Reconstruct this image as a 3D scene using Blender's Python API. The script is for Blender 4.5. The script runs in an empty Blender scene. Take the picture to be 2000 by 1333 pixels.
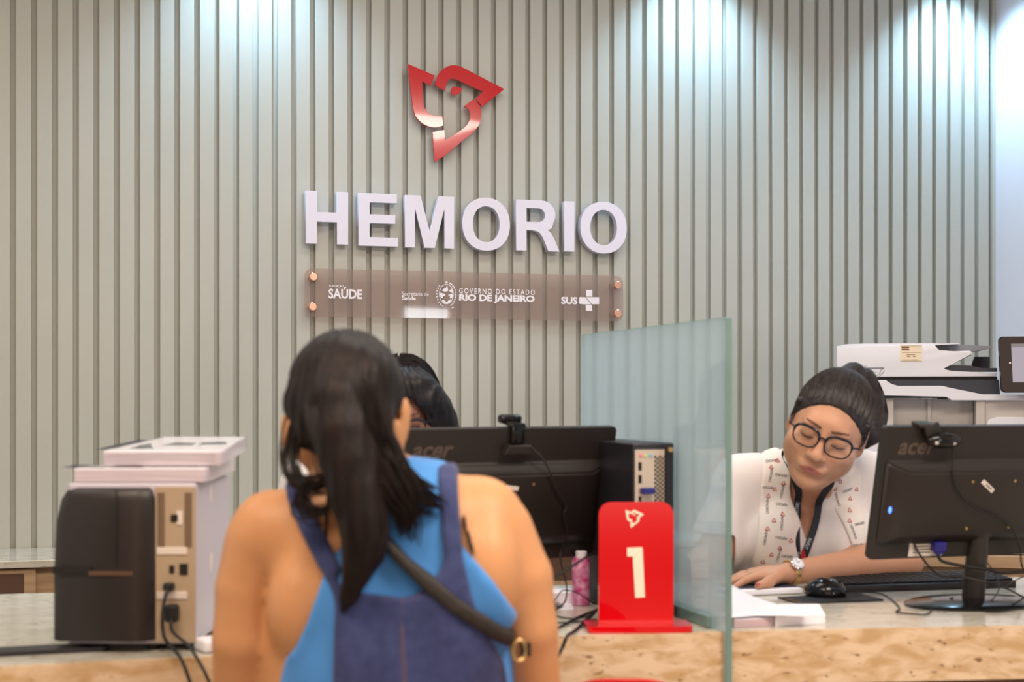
import bpy, bmesh, math, random
import numpy as np
from mathutils import Vector, Matrix, Euler
from mathutils.bvhtree import BVHTree
random.seed(7)
rng = np.random.default_rng(7)
R = math.radians
scn = bpy.context.scene
C = scn.collection

# ------------------------------------------------------------------ camera
FPX = 2780.0                     # focal length in pixels of the 2000 px wide frame
EYE = 1.19                       # camera height
HOR = 775.0                      # horizon row
cam_d = bpy.data.cameras.new('camera')
cam = bpy.data.objects.new('camera', cam_d); C.objects.link(cam)
cam_d.sensor_width = 36.0
cam_d.lens = FPX * 36.0 / 2000.0
cam_d.shift_y = (HOR - 666.5) / 2000.0
cam.location = (0, 0, EYE); cam.rotation_euler = (R(90), 0, 0)
cam_d.dof.use_dof = True
cam_d.dof.focus_distance = 4.25
cam_d.dof.aperture_fstop = 3.4
cam_d.clip_start = 0.05
scn.camera = cam

# ------------------------------------------------------------------ view + world
scn.view_settings.view_transform = 'Standard'
scn.view_settings.look = 'None'
scn.view_settings.gamma = 1.0
scn.view_settings.exposure = 0.35
scn.view_settings.use_curve_mapping = False
w = bpy.data.worlds.new('world'); scn.world = w; w.use_nodes = True
w.node_tree.nodes['Background'].inputs[0].default_value = (1.0, 0.94, 0.88, 1)
w.node_tree.nodes['Background'].inputs[1].default_value = 0.55

# ------------------------------------------------------------------ wall frame
TH = math.atan(1.05e-4 * FPX)    # yaw of the slatted wall
WY0 = 4.51                       # distance of its front face on the camera axis
CT, ST = math.cos(TH), math.sin(TH)
def P(px, py, Y):
    return Vector(((px - 1000.0) / FPX * Y, Y, EYE - (py - HOR) / FPX * Y))
def wallp(s, n, z):              # s along the wall, n out of it towards the room
    return Vector((s * CT + n * ST, WY0 + s * ST - n * CT, z))
def wall_sz(px, py, n=0.0):      # where a sight line meets the plane n in front of the wall
    u = (px - 1000.0) / FPX
    # X=uY ; (Y-WY0)*CT - X*ST = -n
    Y = (WY0 * CT - n) / (CT - u * ST)
    X = u * Y
    s = X * CT + (Y - WY0) * ST
    return s, EYE - (py - HOR) / FPX * Y
WALLM = Matrix(((CT, 0, ST, 0), (ST, 0, -CT, WY0), (0, 1, 0, 0), (0, 0, 0, 1)))   # local x=s, y=up, z=out

# ------------------------------------------------------------------ lamps
def area(name, loc, rot, sx, sy, power, col):
    l = bpy.data.lights.new(name, 'AREA'); l.shape = 'RECTANGLE'; l.size = sx; l.size_y = sy
    l.energy = power; l.color = col
    o = bpy.data.objects.new(name, l); C.objects.link(o); o.location = loc; o.rotation_euler = rot
    return o
CEIL = 2.72
area('ceiling_area_light', (-0.7, 1.1, CEIL - 0.03), (0, 0, 0), 1.2, 0.6, 34, (1.0, 0.82, 0.64))  # assumed lamp, out of view, for the warm light on the customer
area('ceiling_area_light', (1.1, 1.3, CEIL - 0.03), (0, 0, 0), 1.2, 0.6, 46, (1.0, 0.88, 0.76))  # assumed lamp, unseen, lights the counter front and the skin
area('ceiling_area_light', (0.2, 3.3, CEIL - 0.03), (0, 0, TH), 1.8, 0.5, 13, (1.0, 0.95, 0.90))  # assumed lamp over the clerks, also out of view
area('ceiling_area_light', (-1.7, 2.5, CEIL - 0.03), (0, 0, TH), 0.6, 0.6, 7, (1.0, 0.97, 0.94))  # added lamp, brightens the left face of the glass screen
area('rear_fill_light', (0.5, -3.4, 1.5), (R(90), 0, R(180)), 3.0, 2.0, 80, (1.0, 0.97, 0.95))  # added fill light; the rear wall is closed here, no entrance
SPOTS = []
for px, en in ((490, 34), (1352, 38), (1845, 46)):
    s, _ = wall_sz(px, 0)
    SPOTS.append(s)
    l = bpy.data.lights.new('wall_washer_lamp', 'SPOT'); l.energy = en; l.color = (0.46, 0.75, 1.0)
    l.spot_size = R(105); l.spot_blend = 0.9; l.shadow_soft_size = 0.03
    o = bpy.data.objects.new('wall_washer_lamp', l); C.objects.link(o)
    o.location = wallp(s, 0.15, CEIL - 0.02); o.rotation_euler = (0, 0, 0)

# ------------------------------------------------------------------ materials
def mat(name, col, rough=0.5, metal=0.0, var=None, vscale=8.0, bump=0.0, bscale=60.0, spec=0.5,
        alpha=1.0, trans=0.0, ior=1.45, emit=None, estr=0.0, coat=0.0, stretch=None, sheen=0.0, sss=0.0):
    m = bpy.data.materials.new(name); m.use_nodes = True
    nt = m.node_tree; b = nt.nodes['Principled BSDF']
    b.inputs['Base Color'].default_value = (*col, 1)
    b.inputs['Roughness'].default_value = rough
    b.inputs['Metallic'].default_value = metal
    b.inputs['Specular IOR Level'].default_value = spec
    b.inputs['Alpha'].default_value = alpha
    b.inputs['Transmission Weight'].default_value = trans
    b.inputs['IOR'].default_value = ior
    b.inputs['Coat Weight'].default_value = coat
    if sheen: b.inputs['Sheen Weight'].default_value = sheen
    if sss:
        b.inputs['Subsurface Weight'].default_value = sss
        b.inputs['Subsurface Radius'].default_value = (1.0, 0.35, 0.2)
        b.inputs['Subsurface Scale'].default_value = 0.01
    if emit: b.inputs['Emission Color'].default_value = (*emit, 1); b.inputs['Emission Strength'].default_value = estr
    tc = nt.nodes.new('ShaderNodeTexCoord'); src = tc.outputs['Object']
    if stretch:
        mp = nt.nodes.new('ShaderNodeMapping'); mp.inputs['Scale'].default_value = stretch
        nt.links.new(src, mp.inputs['Vector']); src = mp.outputs['Vector']
    if var:
        n = nt.nodes.new('ShaderNodeTexNoise'); n.inputs['Scale'].default_value = vscale; n.inputs['Detail'].default_value = 5
        nt.links.new(src, n.inputs['Vector'])
        r = nt.nodes.new('ShaderNodeValToRGB')
        r.color_ramp.elements[0].position = 0.33; r.color_ramp.elements[0].color = (*col, 1)
        r.color_ramp.elements[1].position = 0.67; r.color_ramp.elements[1].color = (*var, 1)
        nt.links.new(n.outputs['Fac'], r.inputs['Fac']); nt.links.new(r.outputs['Color'], b.inputs['Base Color'])
    if bump:
        n2 = nt.nodes.new('ShaderNodeTexNoise'); n2.inputs['Scale'].default_value = bscale; n2.inputs['Detail'].default_value = 4
        nt.links.new(src, n2.inputs['Vector'])
        bp = nt.nodes.new('ShaderNodeBump'); bp.inputs['Strength'].default_value = bump; bp.inputs['Distance'].default_value = 0.004
        nt.links.new(n2.outputs['Fac'], bp.inputs['Height']); nt.links.new(bp.outputs['Normal'], b.inputs['Normal'])
    return m

def srgb(r, g, b):
    f = lambda c: (c / 255.0 / 12.92) if c <= 10 else ((c / 255.0 + 0.055) / 1.055) ** 2.4
    return (f(r), f(g), f(b))

M = {}
M['slat'] = mat('slat', srgb(188, 188, 180), 0.42, var=srgb(183, 184, 176), vscale=3, bump=0.05, bscale=200)
M['white_wall'] = mat('white_wall', srgb(222, 222, 232), 0.7, bump=0.05, bscale=80)
M['ceiling'] = mat('ceiling', srgb(225, 222, 215), 0.8)
M['floor'] = mat('floor', srgb(176, 165, 148), 0.25, var=srgb(160, 150, 135), vscale=2)
M['wood'] = mat('light_wood', srgb(188, 158, 125), 0.5, var=srgb(170, 138, 105), vscale=6, stretch=(1, 1, 9), bump=0.1, bscale=20)
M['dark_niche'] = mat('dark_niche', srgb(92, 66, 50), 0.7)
M['brown_panel'] = mat('brown_panel', srgb(120, 78, 52), 0.55, var=srgb(104, 66, 44), vscale=5)
M['letter'] = mat('letter_acrylic', srgb(234, 230, 246), 0.12, coat=0.5)
M['letter_side'] = mat('letter_side', srgb(206, 206, 222), 0.3)
M['dove'] = mat('dove_red', srgb(196, 22, 34), 0.12, coat=0.6)
M['sign_red'] = mat('sign_red', srgb(212, 10, 22), 0.07, coat=0.7)
M['copper'] = mat('copper', srgb(235, 185, 160), 0.3, 1.0)
M['print_white'] = mat('print_white', srgb(238, 234, 242), 0.5)
M['cream'] = mat('cream_print', srgb(252, 236, 212), 0.5)
M['black_plastic'] = mat('black_plastic', srgb(40, 34, 32), 0.42, bump=0.04, bscale=400)
M['black_gloss'] = mat('black_gloss', srgb(18, 17, 18), 0.15)
M['black_rubber'] = mat('black_rubber', srgb(26, 25, 27), 0.6)
M['cable'] = mat('cable', srgb(30, 27, 28), 0.5)
M['case_dark'] = mat('case_dark', srgb(36, 34, 40), 0.4)
M['acer_print'] = mat('logo_grey', srgb(88, 76, 68), 0.5, 0.2)
M['steel'] = mat('steel', srgb(200, 196, 186), 0.35, 0.6)
M['zinc'] = mat('zinc_plate', srgb(206, 190, 172), 0.45, 0.25)
M['hole'] = mat('hole_dark', srgb(26, 22, 20), 0.8)
M['beige'] = mat('beige_panel', srgb(176, 154, 128), 0.5, bump=0.05, bscale=300)
M['grey_case'] = mat('grey_case', srgb(196, 190, 202), 0.4)
M['label_white'] = mat('label_white', srgb(222, 210, 200), 0.5)
M['paper'] = mat('paper', srgb(240, 236, 244), 0.7)
M['paper_edge'] = mat('paper_edge', srgb(218, 206, 210), 0.8, var=srgb(188, 174, 188), vscale=14, stretch=(0.4, 0.4, 60))
M['paper_ink'] = mat('paper_ink', srgb(52, 50, 66), 0.7)
M['mfp_white'] = mat('copier_white', srgb(222, 222, 230), 0.35)
M['mfp_grey'] = mat('copier_grey', srgb(190, 182, 176), 0.45)
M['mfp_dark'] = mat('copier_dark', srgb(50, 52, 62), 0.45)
M['mfp_tray'] = mat('copier_tray', srgb(132, 134, 142), 0.4)
M['screen'] = mat('tablet_screen', srgb(120, 116, 126), 0.2, emit=srgb(150, 146, 160), estr=0.55)
M['led'] = mat('blue_led', (0.1, 0.3, 1.0), 0.3, emit=(0.015, 0.06, 1.0), estr=6.0)
M['vga_blue'] = mat('vga_blue', srgb(38, 36, 120), 0.45)
M['red_chair'] = mat('red_plastic', srgb(200, 20, 30), 0.35)
M['gold'] = mat('gold', srgb(214, 178, 120), 0.3, 0.9)
M['silver'] = mat('silver', srgb(225, 225, 230), 0.15, 0.95)
M['pink'] = mat('pink_flowers', srgb(232, 182, 212), 0.4, var=srgb(190, 30, 120), vscale=60)
M['screen_off'] = mat('monitor_screen', srgb(150, 170, 200), 0.2, emit=srgb(170, 190, 220), estr=0.8)
M['sticker'] = mat('cream_sticker', srgb(232, 216, 190), 0.5)

def travertine(name, base, vein, pit, rough):
    m = bpy.data.materials.new(name); m.use_nodes = True
    nt = m.node_tree; b = nt.nodes['Principled BSDF']; b.inputs['Roughness'].default_value = rough
    tc = nt.nodes.new('ShaderNodeTexCoord')
    mp = nt.nodes.new('ShaderNodeMapping'); mp.inputs['Scale'].default_value = (0.7, 1, 1.9); mp.inputs['Rotation'].default_value = (0, R(35), 0)
    nt.links.new(tc.outputs['Object'], mp.inputs['Vector'])
    n = nt.nodes.new('ShaderNodeTexNoise'); n.inputs['Scale'].default_value = 22; n.inputs['Detail'].default_value = 8
    n.inputs['Roughness'].default_value = 0.55; n.inputs['Distortion'].default_value = 0.6
    nt.links.new(mp.outputs['Vector'], n.inputs['Vector'])
    r = nt.nodes.new('ShaderNodeValToRGB')
    r.color_ramp.elements[0].position = 0.38; r.color_ramp.elements[0].color = (*vein, 1)
    r.color_ramp.elements[1].position = 0.6; r.color_ramp.elements[1].color = (*base, 1)
    nt.links.new(n.outputs['Fac'], r.inputs['Fac'])
    n2 = nt.nodes.new('ShaderNodeTexNoise'); n2.inputs['Scale'].default_value = 60; n2.inputs['Detail'].default_value = 6
    nt.links.new(mp.outputs['Vector'], n2.inputs['Vector'])
    r2 = nt.nodes.new('ShaderNodeValToRGB')
    r2.color_ramp.elements[0].position = 0.31; r2.color_ramp.elements[0].color = (1, 1, 1, 1)
    r2.color_ramp.elements[1].position = 0.36; r2.color_ramp.elements[1].color = (0, 0, 0, 1)
    nt.links.new(n2.outputs['Fac'], r2.inputs['Fac'])
    mx = nt.nodes.new('ShaderNodeMix'); mx.data_type = 'RGBA'
    nt.links.new(r2.outputs['Color'], mx.inputs[0]); nt.links.new(r.outputs['Color'], mx.inputs[6])
    mx.inputs[7].default_value = (*pit, 1)
    nt.links.new(mx.outputs[2], b.inputs['Base Color'])
    return m
M['travertine'] = travertine('travertine', srgb(226, 198, 164), srgb(196, 160, 114), srgb(132, 98, 64), 0.35)  # same stone as the top, warm light on the face put into its colour
M['travertine_grey_sheen'] = travertine('travertine_grey_sheen', srgb(206, 202, 190), srgb(190, 184, 170), srgb(140, 124, 104), 0.16)  # same stone again, grey sheen of the top put into its colour

def acrylic(name, tint, face_alpha, rough=0.03, veil=False):
    """clear sheet: see-through with a fresnel reflection and a slight own colour"""
    m = bpy.data.materials.new(name); m.use_nodes = True
    nt = m.node_tree; nt.nodes.clear()
    out = nt.nodes.new('ShaderNodeOutputMaterial')
    tr = nt.nodes.new('ShaderNodeBsdfTransparent'); tr.inputs[0].default_value = (*tint, 1)
    df = nt.nodes.new('ShaderNodeBsdfDiffuse'); df.inputs[0].default_value = (*tint, 1)
    gl = nt.nodes.new('ShaderNodeBsdfGlossy'); gl.inputs['Roughness'].default_value = rough
    gl.inputs['Color'].default_value = (0.95, 0.98, 1, 1)
    fr = nt.nodes.new('ShaderNodeFresnel'); fr.inputs['IOR'].default_value = 1.5
    m1 = nt.nodes.new('ShaderNodeMixShader'); m1.inputs[0].default_value = face_alpha
    if veil:                         # milky body colour stands in for the pale reflection, on both sides
        tl = nt.nodes.new('ShaderNodeBsdfTranslucent'); tl.inputs[0].default_value = (*tint, 1)
        mt = nt.nodes.new('ShaderNodeMixShader'); mt.inputs[0].default_value = 0.5
        nt.links.new(df.outputs[0], mt.inputs[1]); nt.links.new(tl.outputs[0], mt.inputs[2]); df = mt
    nt.links.new(tr.outputs[0], m1.inputs[1]); nt.links.new(df.outputs[0], m1.inputs[2])
    m2 = nt.nodes.new('ShaderNodeMixShader')
    geo = nt.nodes.new('ShaderNodeNewGeometry'); inv = nt.nodes.new('ShaderNodeMath'); inv.operation = 'SUBTRACT'; inv.inputs[0].default_value = 1.0
    mul = nt.nodes.new('ShaderNodeMath'); mul.operation = 'MULTIPLY'      # reflect on outward faces only
    nt.links.new(geo.outputs['Backfacing'], inv.inputs[1]); nt.links.new(fr.outputs[0], mul.inputs[0]); nt.links.new(inv.outputs[0], mul.inputs[1])
    nt.links.new(mul.outputs[0], m2.inputs[0]); nt.links.new(m1.outputs[0], m2.inputs[1]); nt.links.new(gl.outputs[0], m2.inputs[2])
    nt.links.new(m2.outputs[0], out.inputs['Surface'])
    return m
M['plaque'] = acrylic('plaque_acrylic', srgb(238, 229, 226), 0.10)
M['glass'] = acrylic('partition_glass', srgb(226, 241, 247), 0.50, veil=True)
M['glass_edge'] = mat('glass_edge', srgb(122, 150, 146), 0.15, var=srgb(108, 136, 130), vscale=4)
M['lens'] = acrylic('clear_lens', (0.97, 0.97, 0.97), 0.0)
M['film'] = acrylic('plastic_film', (1, 1, 1), 0.0, 0.15)

# ------------------------------------------------------------------ object helpers
def tag(o, label=None, cat=None, group=None, kind=None):
    if label: o['label'] = label
    if cat: o['category'] = cat
    if group: o['group'] = group
    if kind: o['kind'] = kind
    return o
def thing(name, label, cat, loc=(0, 0, 0), rotz=0.0, group=None):
    o = bpy.data.objects.new(name, None); C.objects.link(o)
    o.location = loc; o.rotation_euler = (0, 0, rotz); o.empty_display_size = 0.05
    return tag(o, label, cat, group)
def link(name, me, m, parent=None, smooth=False, matrix=None):
    o = bpy.data.objects.new(name, me); C.objects.link(o)
    for mm in (m if isinstance(m, (list, tuple)) else [m]): me.materials.append(mm)
    if parent: o.parent = parent
    if matrix is not None: o.matrix_local = matrix
    if smooth:
        me.polygons.foreach_set('use_smooth', [True] * len(me.polygons))
    return o
class MB:
    """collects shapes into one bmesh"""
    def __init__(self): self.bm = bmesh.new(); self.mi = 0
    def _tag(self, n0):
        self.bm.faces.ensure_lookup_table()
        for f in self.bm.faces[n0:]: f.material_index = self.mi
    def box(self, c, s, rot=None, bev=0.0, seg=2):
        n0 = len(self.bm.faces)
        Mx = Matrix.Translation(c) @ (rot if rot is not None else Matrix.Identity(4)) @ Matrix.Diagonal((*s, 1))
        r = bmesh.ops.create_cube(self.bm, size=1, matrix=Mx)
        if bev:
            es = list({e for v in r['verts'] for e in v.link_edges})
            bmesh.ops.bevel(self.bm, geom=es, offset=bev, segments=seg, affect='EDGES', profile=0.5)
        self._tag(n0); return self
    def cyl(self, a, b, r, r2=None, n=24, cap=True):
        n0 = len(self.bm.faces)
        a = Vector(a); b = Vector(b); d = b - a
        q = d.to_track_quat('Z', 'Y').to_matrix().to_4x4()
        bmesh.ops.create_cone(self.bm, cap_ends=cap, segments=n, radius1=r, radius2=r if r2 is None else r2, depth=d.length,
                              matrix=Matrix.Translation((a + b) / 2) @ q)
        self._tag(n0); return self
    def ball(self, c, s, rot=None, u=24, v=14):
        n0 = len(self.bm.faces)
        bmesh.ops.create_uvsphere(self.bm, u_segments=u, v_segments=v, radius=1,
            matrix=Matrix.Translation(c) @ (rot if rot is not None else Matrix.Identity(4)) @ Matrix.Diagonal((*s, 1)))
        self._tag(n0); return self
    def lathe(self, prof, n=28, mtx=None):
        n0 = len(self.bm.faces); rings = []
        for r, z in prof:
            rings.append([self.bm.verts.new((r * math.cos(2 * math.pi * i / n), r * math.sin(2 * math.pi * i / n), z)) for i in range(n)])
        for a, b in zip(rings, rings[1:]):
            for i in range(n): self.bm.faces.new((a[i], a[(i + 1) % n], b[(i + 1) % n], b[i]))
        self.bm.faces.new(rings[0][::-1]); self.bm.faces.new(rings[-1])
        if mtx is not None: bmesh.ops.transform(self.bm, matrix=mtx, verts=[v for r in rings for v in r])
        self._tag(n0); return self
    def prism(self, poly, d0, d1, mtx=None, bev=0.0):
        """poly in local x,y extruded along local z from d0 to d1"""
        n0 = len(self.bm.faces)
        a = [self.bm.verts.new((x, y, d0)) for x, y in poly]; b = [self.bm.verts.new((x, y, d1)) for x, y in poly]
        n = len(poly); fs = [self.bm.faces.new(a[::-1]), self.bm.faces.new(b)]
        for i in range(n): fs.append(self.bm.faces.new((a[i], a[(i + 1) % n], b[(i + 1) % n], b[i])))
        if bev:
            es = list({e for f in fs[:2] for e in f.edges})
            bmesh.ops.bevel(self.bm, geom=es, offset=bev, segments=2, affect='EDGES', profile=0.5)
            vs = {v for f in self.bm.faces[n0:] for v in f.verts} if False else None
        if mtx is not None:
            self.bm.faces.ensure_lookup_table()
            vs = list({v for f in self.bm.faces[n0:] for v in f.verts})
            bmesh.ops.transform(self.bm, matrix=mtx, verts=vs)
        self._tag(n0); return self
    def tube(self, pts, r, n=8, closed=False):
        n0 = len(self.bm.faces); pts = [Vector(p) for p in pts]; m = len(pts)
        rr = r if isinstance(r, (list, tuple)) else [r] * m
        rings = []; up = None
        for i, p in enumerate(pts):
            if closed: t = pts[(i + 1) % m] - pts[i - 1]
            else: t = pts[min(i + 1, m - 1)] - pts[max(i - 1, 0)]
            if t.length < 1e-9: t = Vector((0, 0, 1))
            t.normalize()
            if up is None: up = t.orthogonal().normalized()
            up = (up - t * up.dot(t))
            up = up.normalized() if up.length > 1e-6 else t.orthogonal().normalized()
            bn = t.cross(up)
            rings.append([self.bm.verts.new(p + (up * math.cos(2 * math.pi * k / n) + bn * math.sin(2 * math.pi * k / n)) * rr[i]) for k in range(n)])
        prs = list(zip(rings, rings[1:])) + ([(rings[-1], rings[0])] if closed else [])
        for a, b in prs:
            for k in range(n): self.bm.faces.new((a[k], a[(k + 1) % n], b[(k + 1) % n], b[k]))
        if not closed: self.bm.faces.new(rings[0][::-1]); self.bm.faces.new(rings[-1])
        self._tag(n0); return self
    def build(self, name, m, parent=None, smooth=False, matrix=None, fixn=True):
        if fixn: bmesh.ops.recalc_face_normals(self.bm, faces=self.bm.faces[:])
        me = bpy.data.meshes.new(name); self.bm.to_mesh(me); self.bm.free()
        o = link(name, me, m, parent, smooth, matrix)
        if smooth:
            try: me.set_sharp_from_angle(angle=R(40))
            except Exception: pass
        return o
def spline(pts, n=10, closed=False):
    pts = [Vector(p) for p in pts]; out = []
    m = len(pts); rngs = range(m if closed else m - 1)
    for i in rngs:
        if closed: p0, p1, p2, p3 = pts[i - 1], pts[i], pts[(i + 1) % m], pts[(i + 2) % m]
        else: p0, p1, p2, p3 = pts[max(i - 1, 0)], pts[i], pts[i + 1], pts[min(i + 2, m - 1)]
        for k in range(n):
            t = k / n
            out.append(0.5 * ((2 * p1) + (-p0 + p2) * t + (2 * p0 - 5 * p1 + 4 * p2 - p3) * t * t + (-p0 + 3 * p1 - 3 * p2 + p3) * t ** 3))
    if not closed: out.append(pts[-1])
    return out
def rrect(w, h, r, n=6, cx=0, cy=0):
    o = []
    for sx, sy, a0 in ((1, 1, 0), (-1, 1, 90), (-1, -1, 180), (1, -1, 270)):
        for k in range(n + 1):
            a = R(a0 + 90 * k / n)
            o.append((cx + sx * (w / 2 - r) + r * math.cos(a), cy + sy * (h / 2 - r) + r * math.sin(a)))
    return o
def flat_shape(loops, depth, bevel=0.0):
    """filled 2D outline with holes, given thickness (z 0..depth); returns a mesh"""
    cu = bpy.data.curves.new('tmp', 'CURVE'); cu.dimensions = '2D'; cu.fill_mode = 'BOTH'
    for lp in loops:
        sp = cu.splines.new('POLY'); sp.points.add(len(lp) - 1); sp.use_cyclic_u = True
        for i, (x, y) in enumerate(lp): sp.points[i].co = (x, y, 0, 1)
    cu.extrude = depth / 2; cu.bevel_depth = bevel; cu.offset = -bevel if bevel else 0.0
    o = bpy.data.objects.new('tmp', cu); C.objects.link(o)
    dg = bpy.context.evaluated_depsgraph_get(); dg.update()
    me = bpy.data.meshes.new_from_object(o.evaluated_get(dg)); bpy.data.objects.remove(o)
    for v in me.vertices: v.co.z += depth / 2
    me.materials.clear()
    return me
def text_mesh(body, width=None, height=None, bold=0.0, depth=0.0, spacing=1.0, left=0.0, base=0.0, shear=0.0, sx=None):
    cu = bpy.data.curves.new('tmp', 'FONT'); cu.body = body; cu.size = 1.0; cu.offset = bold; cu.extrude = depth / 2.0
    cu.space_character = spacing; cu.shear = shear; cu.resolution_u = 3
    o = bpy.data.objects.new('tmp', cu); C.objects.link(o)
    dg = bpy.context.evaluated_depsgraph_get(); dg.update()
    me = bpy.data.meshes.new_from_object(o.evaluated_get(dg)); bpy.data.objects.remove(o)
    me.materials.clear()
    xs = [v.co.x for v in me.vertices]; ys = [v.co.y for v in me.vertices]
    x0, x1, y0, y1 = min(xs), max(xs), min(ys), max(ys)
    kx = (width / (x1 - x0)) if width else None; ky = (height / (y1 - y0)) if height else None
    if kx is None: kx = ky
    if ky is None: ky = kx
    for v in me.vertices:
        v.co.x = left + (v.co.x - x0) * kx; v.co.y = base + (v.co.y - y0) * ky
        if not depth: v.co.z = 0
    return me
def join_meshes(name, meshes):
    bm = bmesh.new()
    for me in meshes:
        bm.from_mesh(me)
    out = bpy.data.meshes.new(name); bm.to_mesh(out); bm.free(); return out
# ================================================================== THE ROOM
S0, S1 = -2.6, None
s_corner, _ = wall_sz(1945, 700)
S1 = s_corner
# slatted wall: backing board plus one relief mesh of slats
mb = MB()
def wbox(mb, s0, s1, n0, n1, z0, z1, bev=0.0):
    mb.box(wallp((s0 + s1) / 2, (n0 + n1) / 2, (z0 + z1) / 2), (s1 - s0, abs(n1 - n0), z1 - z0), Matrix.Rotation(TH, 4, 'Z'), bev)
wbox(mb, S0, S1 + 0.2, -0.12, -0.020, 0, CEIL)
k = -45
anchor = -0.3359
while True:
    p = 0.0575 if k < 0 else 0.05666
    left = anchor + k * p if k < 0 else anchor + k * 0.05666
    if left > S1 - 0.01: break
    wd = p * 0.71
    if left > S0: wbox(mb, left, min(left + wd, S1), -0.022, 0.0, 0.0, CEIL, 0.0010)
    k += 1
tag(mb.build('wall_back', M['slat']), kind='structure')
# white side wall coming towards the viewer on the right
mb = MB()
mb.box(wallp(S1 + 0.06, 1.5, CEIL / 2), (0.12, 3.3, CEIL), Matrix.Rotation(TH, 4, 'Z'))
tag(mb.build('wall_right', M['white_wall']), kind='structure')
mb = MB(); mb.box((0, 0.8, -0.05), (9, 9.5, 0.1)); tag(mb.build('floor', M['floor']), kind='structure')
mb = MB(); mb.box((0, 0.8, CEIL + 0.06), (9, 9.5, 0.12)); tag(mb.build('ceiling', M['ceiling']), kind='structure')
# downlights that wash the wall
for s, wh in zip(SPOTS, ('left of the red dove', 'right of the red dove', 'nearest the white wall')):
    t = thing('recessed_downlight', 'small round ceiling downlight over the slatted wall, ' + wh, 'ceiling lamp', wallp(s, 0.17, CEIL), 0, 'downlights along the slatted wall')
    MB().lathe([(0.055, 0.0), (0.055, -0.006), (0.042, -0.008), (0.040, -0.002), (0.040, 0.0)][::-1]).build('trim_ring', M['steel'], t, True)

# ---------------------------------------------------------------- HEMORIO letters
LN = 0.036                      # front face of the letters from the slats
def quad(l, r, t, b): return [(l, b), (r, b), (r, t), (l, t)]
def ell(cx, cy, rx, ry, n=56, p=2.15):
    o = []
    for i in range(n):
        a = 2 * math.pi * i / n; c, s = math.cos(a), math.sin(a)
        o.append((cx + rx * abs(c) ** (2 / p) * (1 if c >= 0 else -1), cy + ry * abs(s) ** (2 / p) * (1 if s >= 0 else -1)))
    return o
def arc(cx, cy, rx, ry, a0, a1, n=14):
    return [(cx + rx * math.cos(R(a0 + (a1 - a0) * i / n)), cy + ry * math.sin(R(a0 + (a1 - a0) * i / n))) for i in range(n + 1)]
def letter(ch, w):               # cap height 1, width w
    st = 0.215
    if ch == 'H': return [[(0, 0), (st, 0), (st, .42), (w - st, .42), (w - st, 0), (w, 0), (w, 1), (w - st, 1), (w - st, .60), (st, .60), (st, 1), (0, 1)]]
    if ch == 'E': return [[(0, 0), (w, 0), (w, .17), (st, .17), (st, .435), (w * .93, .435), (w * .93, .60), (st, .60), (st, .83), (w * .97, .83), (w * .97, 1), (0, 1)]]
    if ch == 'I': return [[(0, 0), (w, 0), (w, 1), (0, 1)]]
    if ch == 'M':
        s2 = 0.195
        return [[(0, 0), (s2, 0), (s2, .76), (w / 2 - s2 * .52, 0), (w / 2 + s2 * .52, 0), (w - s2, .76), (w - s2, 0), (w, 0), (w, 1), (w - s2 * 1.55, 1), (w / 2, .32), (s2 * 1.55, 1), (0, 1)]]
    if ch == 'O': return [ell(w / 2, .5, w / 2, .53), ell(w / 2, .5, w / 2 - .215, .53 - .17)[::-1]]
    if ch == 'R':
        o = [(0, 0), (st, 0), (st, .405), (.33, .405)] + [(.44, .385), (.50, .34), (.55, .27)] + [(w - .235, 0), (w, 0), (.78, .26), (.72, .36), (.66, .42)]
        o += [(.74, .455)] + arc(.52, .72, .29, .28, -38, 90)[1:] + [(0, 1)]
        h = [(st, .57), (st, .84), (.46, .84)] + arc(.46, .705, .135, .135, 90, -90)[1:] 
        return [o, h]
boxes = [('H', 597, 680, 374, 477), ('E', 700, 777.5, 378.5, 481), ('M', 791, 887, 383, 484.5), ('O', 903, 996, 386.5, 490),
         ('R', 1008, 1093, 391.5, 490.5), ('I', 1102, 1122, 393.5, 491.5), ('O', 1133.5, 1224, 394.5, 495.5)]
nth = {}
for ch, x0, x1, y0, y1 in boxes:
    sa, za = wall_sz(x0, y1, LN); sb, zb = wall_sz(x1, y0, LN)
    sa2, za2 = wall_sz((x0 + x1) / 2, y0, LN); _, zb2 = wall_sz((x0 + x1) / 2, y1, LN)
    hgt = za2 - zb2; z0 = zb2
    if ch == 'O': hgt = hgt / 1.06; z0 += 0.03 * hgt
    loops = letter(ch, (sb - sa) / hgt)
    loops = [[(x * hgt, y * hgt) for x, y in lp] for lp in loops]
    nth[ch] = nth.get(ch, 0) + 1
    lab = {'H': 'white raised letter H, first of the wall lettering', 'E': 'white raised letter E between H and M', 'M': 'white raised letter M between E and O',
           'R': 'white raised letter R between O and I', 'I': 'white narrow raised letter I before the last O'}.get(ch) or \
          ('white raised letter O between M and R' if nth[ch] == 1 else 'white raised letter O at the right end of the wall lettering')
    me = flat_shape(loops, 0.026, 0.0006)
    o = link('sign_letter', me, M['letter']); me.materials.append(M['letter_side'])
    for f in me.polygons:
        if abs(f.normal.z) < 0.5: f.material_index = 1
    o.matrix_world = WALLM @ Matrix.Translation((sa, z0, LN - 0.026))
    tag(o, lab, 'letter', 'raised letters on the slatted wall')
    # stand-off pegs behind each letter
    wdt = sb - sa
    for fx, fy in {'O': ((.1, .5), (.9, .5)), 'I': ((.5, .2), (.5, .8)), 'M': ((.1, .5), (.9, .5)), 'R': ((.12, .2), (.12, .8)), 'E': ((.12, .2), (.12, .8))}.get(ch, ((.12, .5), (.88, .5))):
        MB().cyl((fx * wdt, fy * hgt, 0.001), (fx * wdt, fy * hgt, -(LN - 0.026) - 0.014), 0.004, n=10).build('standoff_peg', M['steel'], o)
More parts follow.
